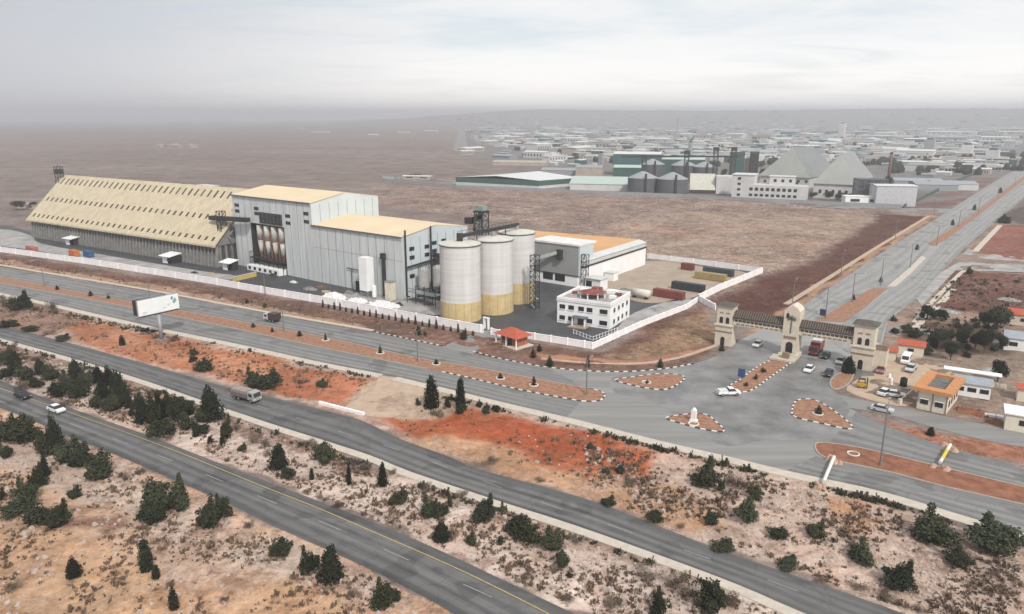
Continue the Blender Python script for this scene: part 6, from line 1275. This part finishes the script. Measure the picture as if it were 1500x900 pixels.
EAST = [(1358, 470, 22, 24, 'round'), (1378, 470, 17, 18, 'round'), (1443, 482, 26, 22, 'round'), (1460, 484, 36, 34, 'round'), (1374, 512, 34, 26, 'round'), (1392, 528, 28, 26, 'round'), (1408, 508, 20, 18, 'round'), (1392, 502, 16, 16, 'round'), (1428, 512, 24, 18, 'round'), (1441, 520, 40, 24, 'round'), (1467, 515, 24, 15, 'round'), (1340, 496, 16, 22, 'bush'), (1328, 488, 14, 16, 'bush'), (1312, 488, 9, 16, 'bush'), (1308, 470, 9, 10, 'bush'), (1243, 546, 26, 20, 'cone'), (1415, 484, 12, 20, 'bush'), (1398, 478, 10, 20, 'dry'), (1419, 402, 12, 10, 'bush'), (1472, 327, 14, 20, 'bush'), (1365, 508, 18, 16, 'bush'), (1356, 520, 16, 18, 'bush'), (1417, 523, 10, 14, 'bush')]
for r_ in range(5):
    for q_ in range(9):
        x = 1352 + q_ * 14.5 + r_ * 5 + rnd.uniform(-3, 3); y = 466 + r_ * 11 + q_ * 1.1 + rnd.uniform(-1.5, 1.5)
        if rnd.random() < .25 or x > 1475: continue
        EAST.append((x, y, rnd.uniform(7, 14), rnd.uniform(9, 15), rnd.choice(('bush', 'bush', 'dry'))))
for q_ in range(16): EAST.append((1408 + rnd.uniform(0, 90), 405 + rnd.uniform(0, 45), rnd.uniform(3, 6), rnd.uniform(6, 12), 'dry'))
bed(EAST, 'beyond the right gate tower', 'trees beyond the right gate tower')
plant(1461, 560, 32, 26, 'round', 'round dark leafy tree with a clear trunk beside the orange roofed house', None)
plant(1363, 637, 13, 13, 'cone', 'small dark shrub on the soil strip below the orange roofed house', None)
MEDT = [(84, 425, 7, 6), (133, 434, 8, 7), (159, 438, 6, 6), (371, 480, 7, 7), (399, 487, 8, 5), (439, 493, 9, 9), (477, 499, 12, 5), (557, 518, 13, 6), (639, 534, 8, 8), (733, 555, 9, 8), (782, 565, 15, 7)]
for i, (x, y, h_, w) in enumerate(MEDT): plant(x, y, h_, w, 'cone', f'{ORD[i]} small planted tree from the left on the service road median', 'planted trees on the service road median', small=True, z=.1)
for i, (x, y) in enumerate(((477, 499), (557, 518), (639, 534), (733, 555), (782, 565), (1250, 666), (947, 561), (1016, 622), (1198, 607))):
    o = MB(); rr_ = 1.0
    for k in range(14):
        a_, a2 = 2 * math.pi * k / 14, 2 * math.pi * (k + 1) / 14; o.beam((rr_ * math.cos(a_), rr_ * math.sin(a_), .16), (rr_ * math.cos(a2), rr_ * math.sin(a2), .16), .22, .22)
    q = o.build('tree_ring', kerb_w); q.location = (*G(x, y), 0)
    tag(q, (f'white concrete planting ring, {ORD[i]} from the left along the service road median' if i < 5 else ['empty white planting ring on the red soil median below the tall lamp', 'white planting ring on the upper triangular island', 'white planting ring beside the white monument', 'white planting ring on the island near the forecourt'][i - 5]), 'planting ring', 'concrete planting rings')
KB = [(361, 445, 7, 7), (387, 451, 8, 8), (613, 491, 15, 10), (623, 492, 9, 6), (679, 497, 14, 12), (781, 524, 15, 9), (790, 515, 12, 8), (805, 537, 17, 12), (861, 538, 19, 7), (967, 538, 14, 10), (1057, 514, 10, 9), (947, 563, 8, 6), (1199, 606, 13, 12), (1093, 566, 8, 9), (1107, 556, 8, 9), (1118, 546, 9, 9)]
for i, (x, y, h_, w) in enumerate(KB): plant(x, y, h_, w, 'cone' if h_ > 9 else 'bush', f'small dark kerbside tree, {ORD[i]} from the left between compound entrance and gate' if 4 < i < 11 else f'small dark bush, {ORD[i]} along the verges near the gate and wall', 'small trees along the verges', small=True, z=.05)
wl = GL([(478, 448), (600, 471), (700, 489)]); pts_ = resample(wl, 2.6)
for i, p in enumerate(pts_[:44]):
    q = p + Vector((-.6, -1.6 - rnd.uniform(0, .6))); o = thing('small_cypress', f'{"taller" if i % 3 == 0 else "short"} young cypress in the row before the white wall, {ORD[i]} from the left', 'tree', (q.x, q.y, -.05), rnd.uniform(0, 6), 'row of young cypresses before the white wall')
    hh = rnd.uniform(1.5, 2.8) if i % 3 else rnd.uniform(2.6, 3.3); o.scale = (rnd.uniform(.9, 1.2), rnd.uniform(.9, 1.2), hh); c = bpy.data.objects.new('crown', CS['cypress'][i % 2]); COL.objects.link(c); c.parent = o
for i, (x, y) in enumerate(((1343, 366), (1395, 330), (1427, 308), (1465, 283), (1290, 414), (1250, 440))):
    plant(x, y, 9, 6, 'cone', f'{ORD[i]} dark avenue tree on the long avenue median beyond the gate', 'dark trees on the avenue median', small=True, z=.1)
for i, (x, y, h_, w) in enumerate(((30, 308, 14, 24), (48, 306, 10, 14), (268, 278, 9, 12), (605, 262, 6, 30), (1190, 292, 10, 14), (1212, 294, 14, 18), (1228, 296, 14, 16), (1245, 296, 12, 12), (1300, 275, 16, 12), (1120, 262, 14, 18), (1060, 262, 14, 10))):
    plant(x, y, h_, w, 'round', f'distant dark tree, {ORD[i]} of the scattered trees between the left plain and the industrial zone', 'distant scattered trees', small=True)
# row of street trees in front of the far factories along the avenue
for i in range(26):
    x = 1376 + i * 4.9; plant(x, 254 - i * .12, 6.5, 5.0, 'round', 'small distant round street tree in the row across the end of the avenue', 'row of distant street trees', small=True)

# ------------------------------------------------------------------ scrub tufts and stones (uncountable ground cover)
def scatter(name, zones, n, size, m_, seed, stone=False, label=None, cat='scrub'):
    rg = np.random.RandomState(seed); V = []; Fc = []; polys = [[tuple(q) for q in GL(z)] for z, _ in zones]; wts = np.array([w for _, w in zones], float); wts /= wts.sum()
    for poly, w in zip(polys, wts):
        P_ = np.array(poly); lo, hi = P_.min(0), P_.max(0); k = int(n * w); X = []; 
        tot = 0; it = 0
        while tot < k and it < 60:
            it += 1
            c = rg.rand(k * 2, 2) * (hi - lo) + lo; ok = sdist(c[:, 0], c[:, 1], poly) > .5
            dens = fbm(c[:, 0], c[:, 1], 7, seed); ok &= rg.rand(len(c)) < np.clip((dens - .40) * 5.0, .04, 1)
            for rp in (P_A, P_B, P_S): ok &= sdist(c[:, 0], c[:, 1], [tuple(q) for q in rp]) < -.7
            X.append(c[ok]); tot += ok.sum()
        X = np.concatenate(X)[:k]
        for x, y in X:
            z = gz(x, y); s_ = size * min(max(rg.lognormal(-.35, .5), .22), 2.1); o_ = len(V)
            if stone:
                a0 = rg.uniform(0, 6)
                for j in range(5): a_ = a0 + j * 1.257; rr2 = s_ * rg.uniform(.7, 1.1); V.append((x + rr2 * math.cos(a_), y + rr2 * math.sin(a_), z - .05))
                for j in range(5): a_ = a0 + j * 1.257 + .2; rr2 = s_ * rg.uniform(.4, .7); V.append((x + rr2 * math.cos(a_), y + rr2 * math.sin(a_), z + s_ * rg.uniform(.35, .7)))
                Fc += [(o_ + j, o_ + (j + 1) % 5, o_ + 5 + (j + 1) % 5, o_ + 5 + j) for j in range(5)] + [tuple(o_ + 5 + j for j in range(5))]
            else:
                for j in range(13):
                    a_ = rg.uniform(0, 6.28); t_ = rg.uniform(.1, .9) * s_; bx, by = x + rg.normal(0, .3) * s_, y + rg.normal(0, .3) * s_; q = rg.uniform(.06, .16) * s_; ht = s_ * rg.uniform(.25, .9)
                    dx, dy = math.cos(a_), math.sin(a_); i0 = len(V)
                    V += [(bx - dy * q, by + dx * q, z - .02), (bx + dy * q, by - dx * q, z - .02), (bx + dx * t_ * .6 + dy * q * 1.4, by + dy * t_ * .6 - dx * q * 1.4, z + ht), (bx + dx * t_ * .6 - dy * q * 1.4, by + dy * t_ * .6 + dx * q * 1.4, z + ht)]
                    Fc.append((i0, i0 + 1, i0 + 2, i0 + 3))
    me_ = bpy.data.meshes.new(name); me_.from_pydata(V, [], Fc); me_.materials.append(m_); ob = bpy.data.objects.new(name, me_); COL.objects.link(ob); return tag(ob, label, cat, kind='stuff')
Z_S = [(-40, 612), (0, 606), (280, 722), (512, 828), (655, 902), (500, 960), (-60, 960)]
Z_M = [(-40, 496), (107, 535), (213, 570), (400, 634), (600, 704), (840, 780), (1080, 870), (1160, 905), (1000, 930), (860, 902), (630, 797), (350, 686), (101, 593), (-40, 548)]
Z_N1 = [(-40, 436), (60, 452), (213, 487), (400, 527), (545, 556), (520, 602), (400, 580), (107, 500), (-40, 464)]
Z_N2 = [(620, 575), (740, 600), (1080, 684), (1300, 737), (1500, 800), (1500, 940), (1296, 885), (1140, 831), (855, 726), (657, 667), (560, 625)]
Z_N3 = [(850, 650), (1080, 690), (1300, 745), (1500, 810), (1500, 940), (1296, 885), (1140, 831), (980, 778), (860, 720)]
Z_V = [(0, 376), (300, 422), (650, 488), (640, 500), (400, 455), (200, 422), (0, 386)]
Z_FR = [(20, 442), (213, 480), (400, 520), (555, 553), (555, 560), (400, 530), (213, 490), (20, 450)]
Z_FR2 = [(640, 576), (740, 598), (1080, 682), (1300, 734), (1500, 790), (1500, 800), (1300, 744), (1080, 691), (740, 606), (640, 584)]
Z_RB = [(-20, 484), (213, 562), (400, 630), (600, 700), (840, 776), (1080, 868), (1070, 878), (835, 790), (590, 712), (400, 645), (213, 578), (-20, 500)]
Z_EA = [(1325, 480), (1345, 450), (1400, 405), (1500, 412), (1500, 475), (1470, 520), (1380, 520)]
scrub_m = mat('dry_scrub', (.09, .060, .042), .95, col2=(.22, .155, .105), scale=.5); scrub_g = mat('dark_scrub', (.03, .032, .02), .95, col2=(.075, .07, .04), scale=.5)
scatter('scrub_tufts', [(Z_S, 2.2), (Z_M, 3.6), (Z_N1, .9), (Z_N3, 1.8), (Z_N2, .5), (Z_V, .6)], 8000, .46, scrub_m, 3, label='scattered low dry tufts of scrub covering the stony ground')
scatter('roadside_scrub', [(Z_EA, 1.6), (Z_FR, 1), (Z_FR2, 1.6), (Z_RB, 2.0)], 1500, .62, scrub_g, 4, label='dark low scrub fringing the road verges')
scatter('loose_stones', [(Z_S, 1.4), (Z_M, 2.6), (Z_N3, 1.6), (Z_N2, .12)], 4600, .30, rock_m, 5, True, 'loose pale stones strewn over the verges', 'stones')

# ------------------------------------------------------------------ haze
hz = MB(); hz.box(-14800, 14800, -900, 14900, -2.5, 175); hob = hz.build('haze', [])
hm_ = bpy.data.materials.new('haze_air'); hm_.use_nodes = True; t = hm_.node_tree; t.nodes.clear()
pv_ = t.nodes.new('ShaderNodeVolumePrincipled'); pv_.inputs['Color'].default_value = (.73, .755, .80, 1); pv_.inputs['Density'].default_value = 0.00025; pv_.inputs['Anisotropy'].default_value = 0.25
ou = t.nodes.new('ShaderNodeOutputMaterial'); t.links.new(pv_.outputs[0], ou.inputs['Volume']); hob.data.materials.append(hm_); tag(hob, kind='stuff', label='pale even haze filling the air over the plain', cat='haze')
print('objects', len(bpy.data.objects), 'far', cnt)
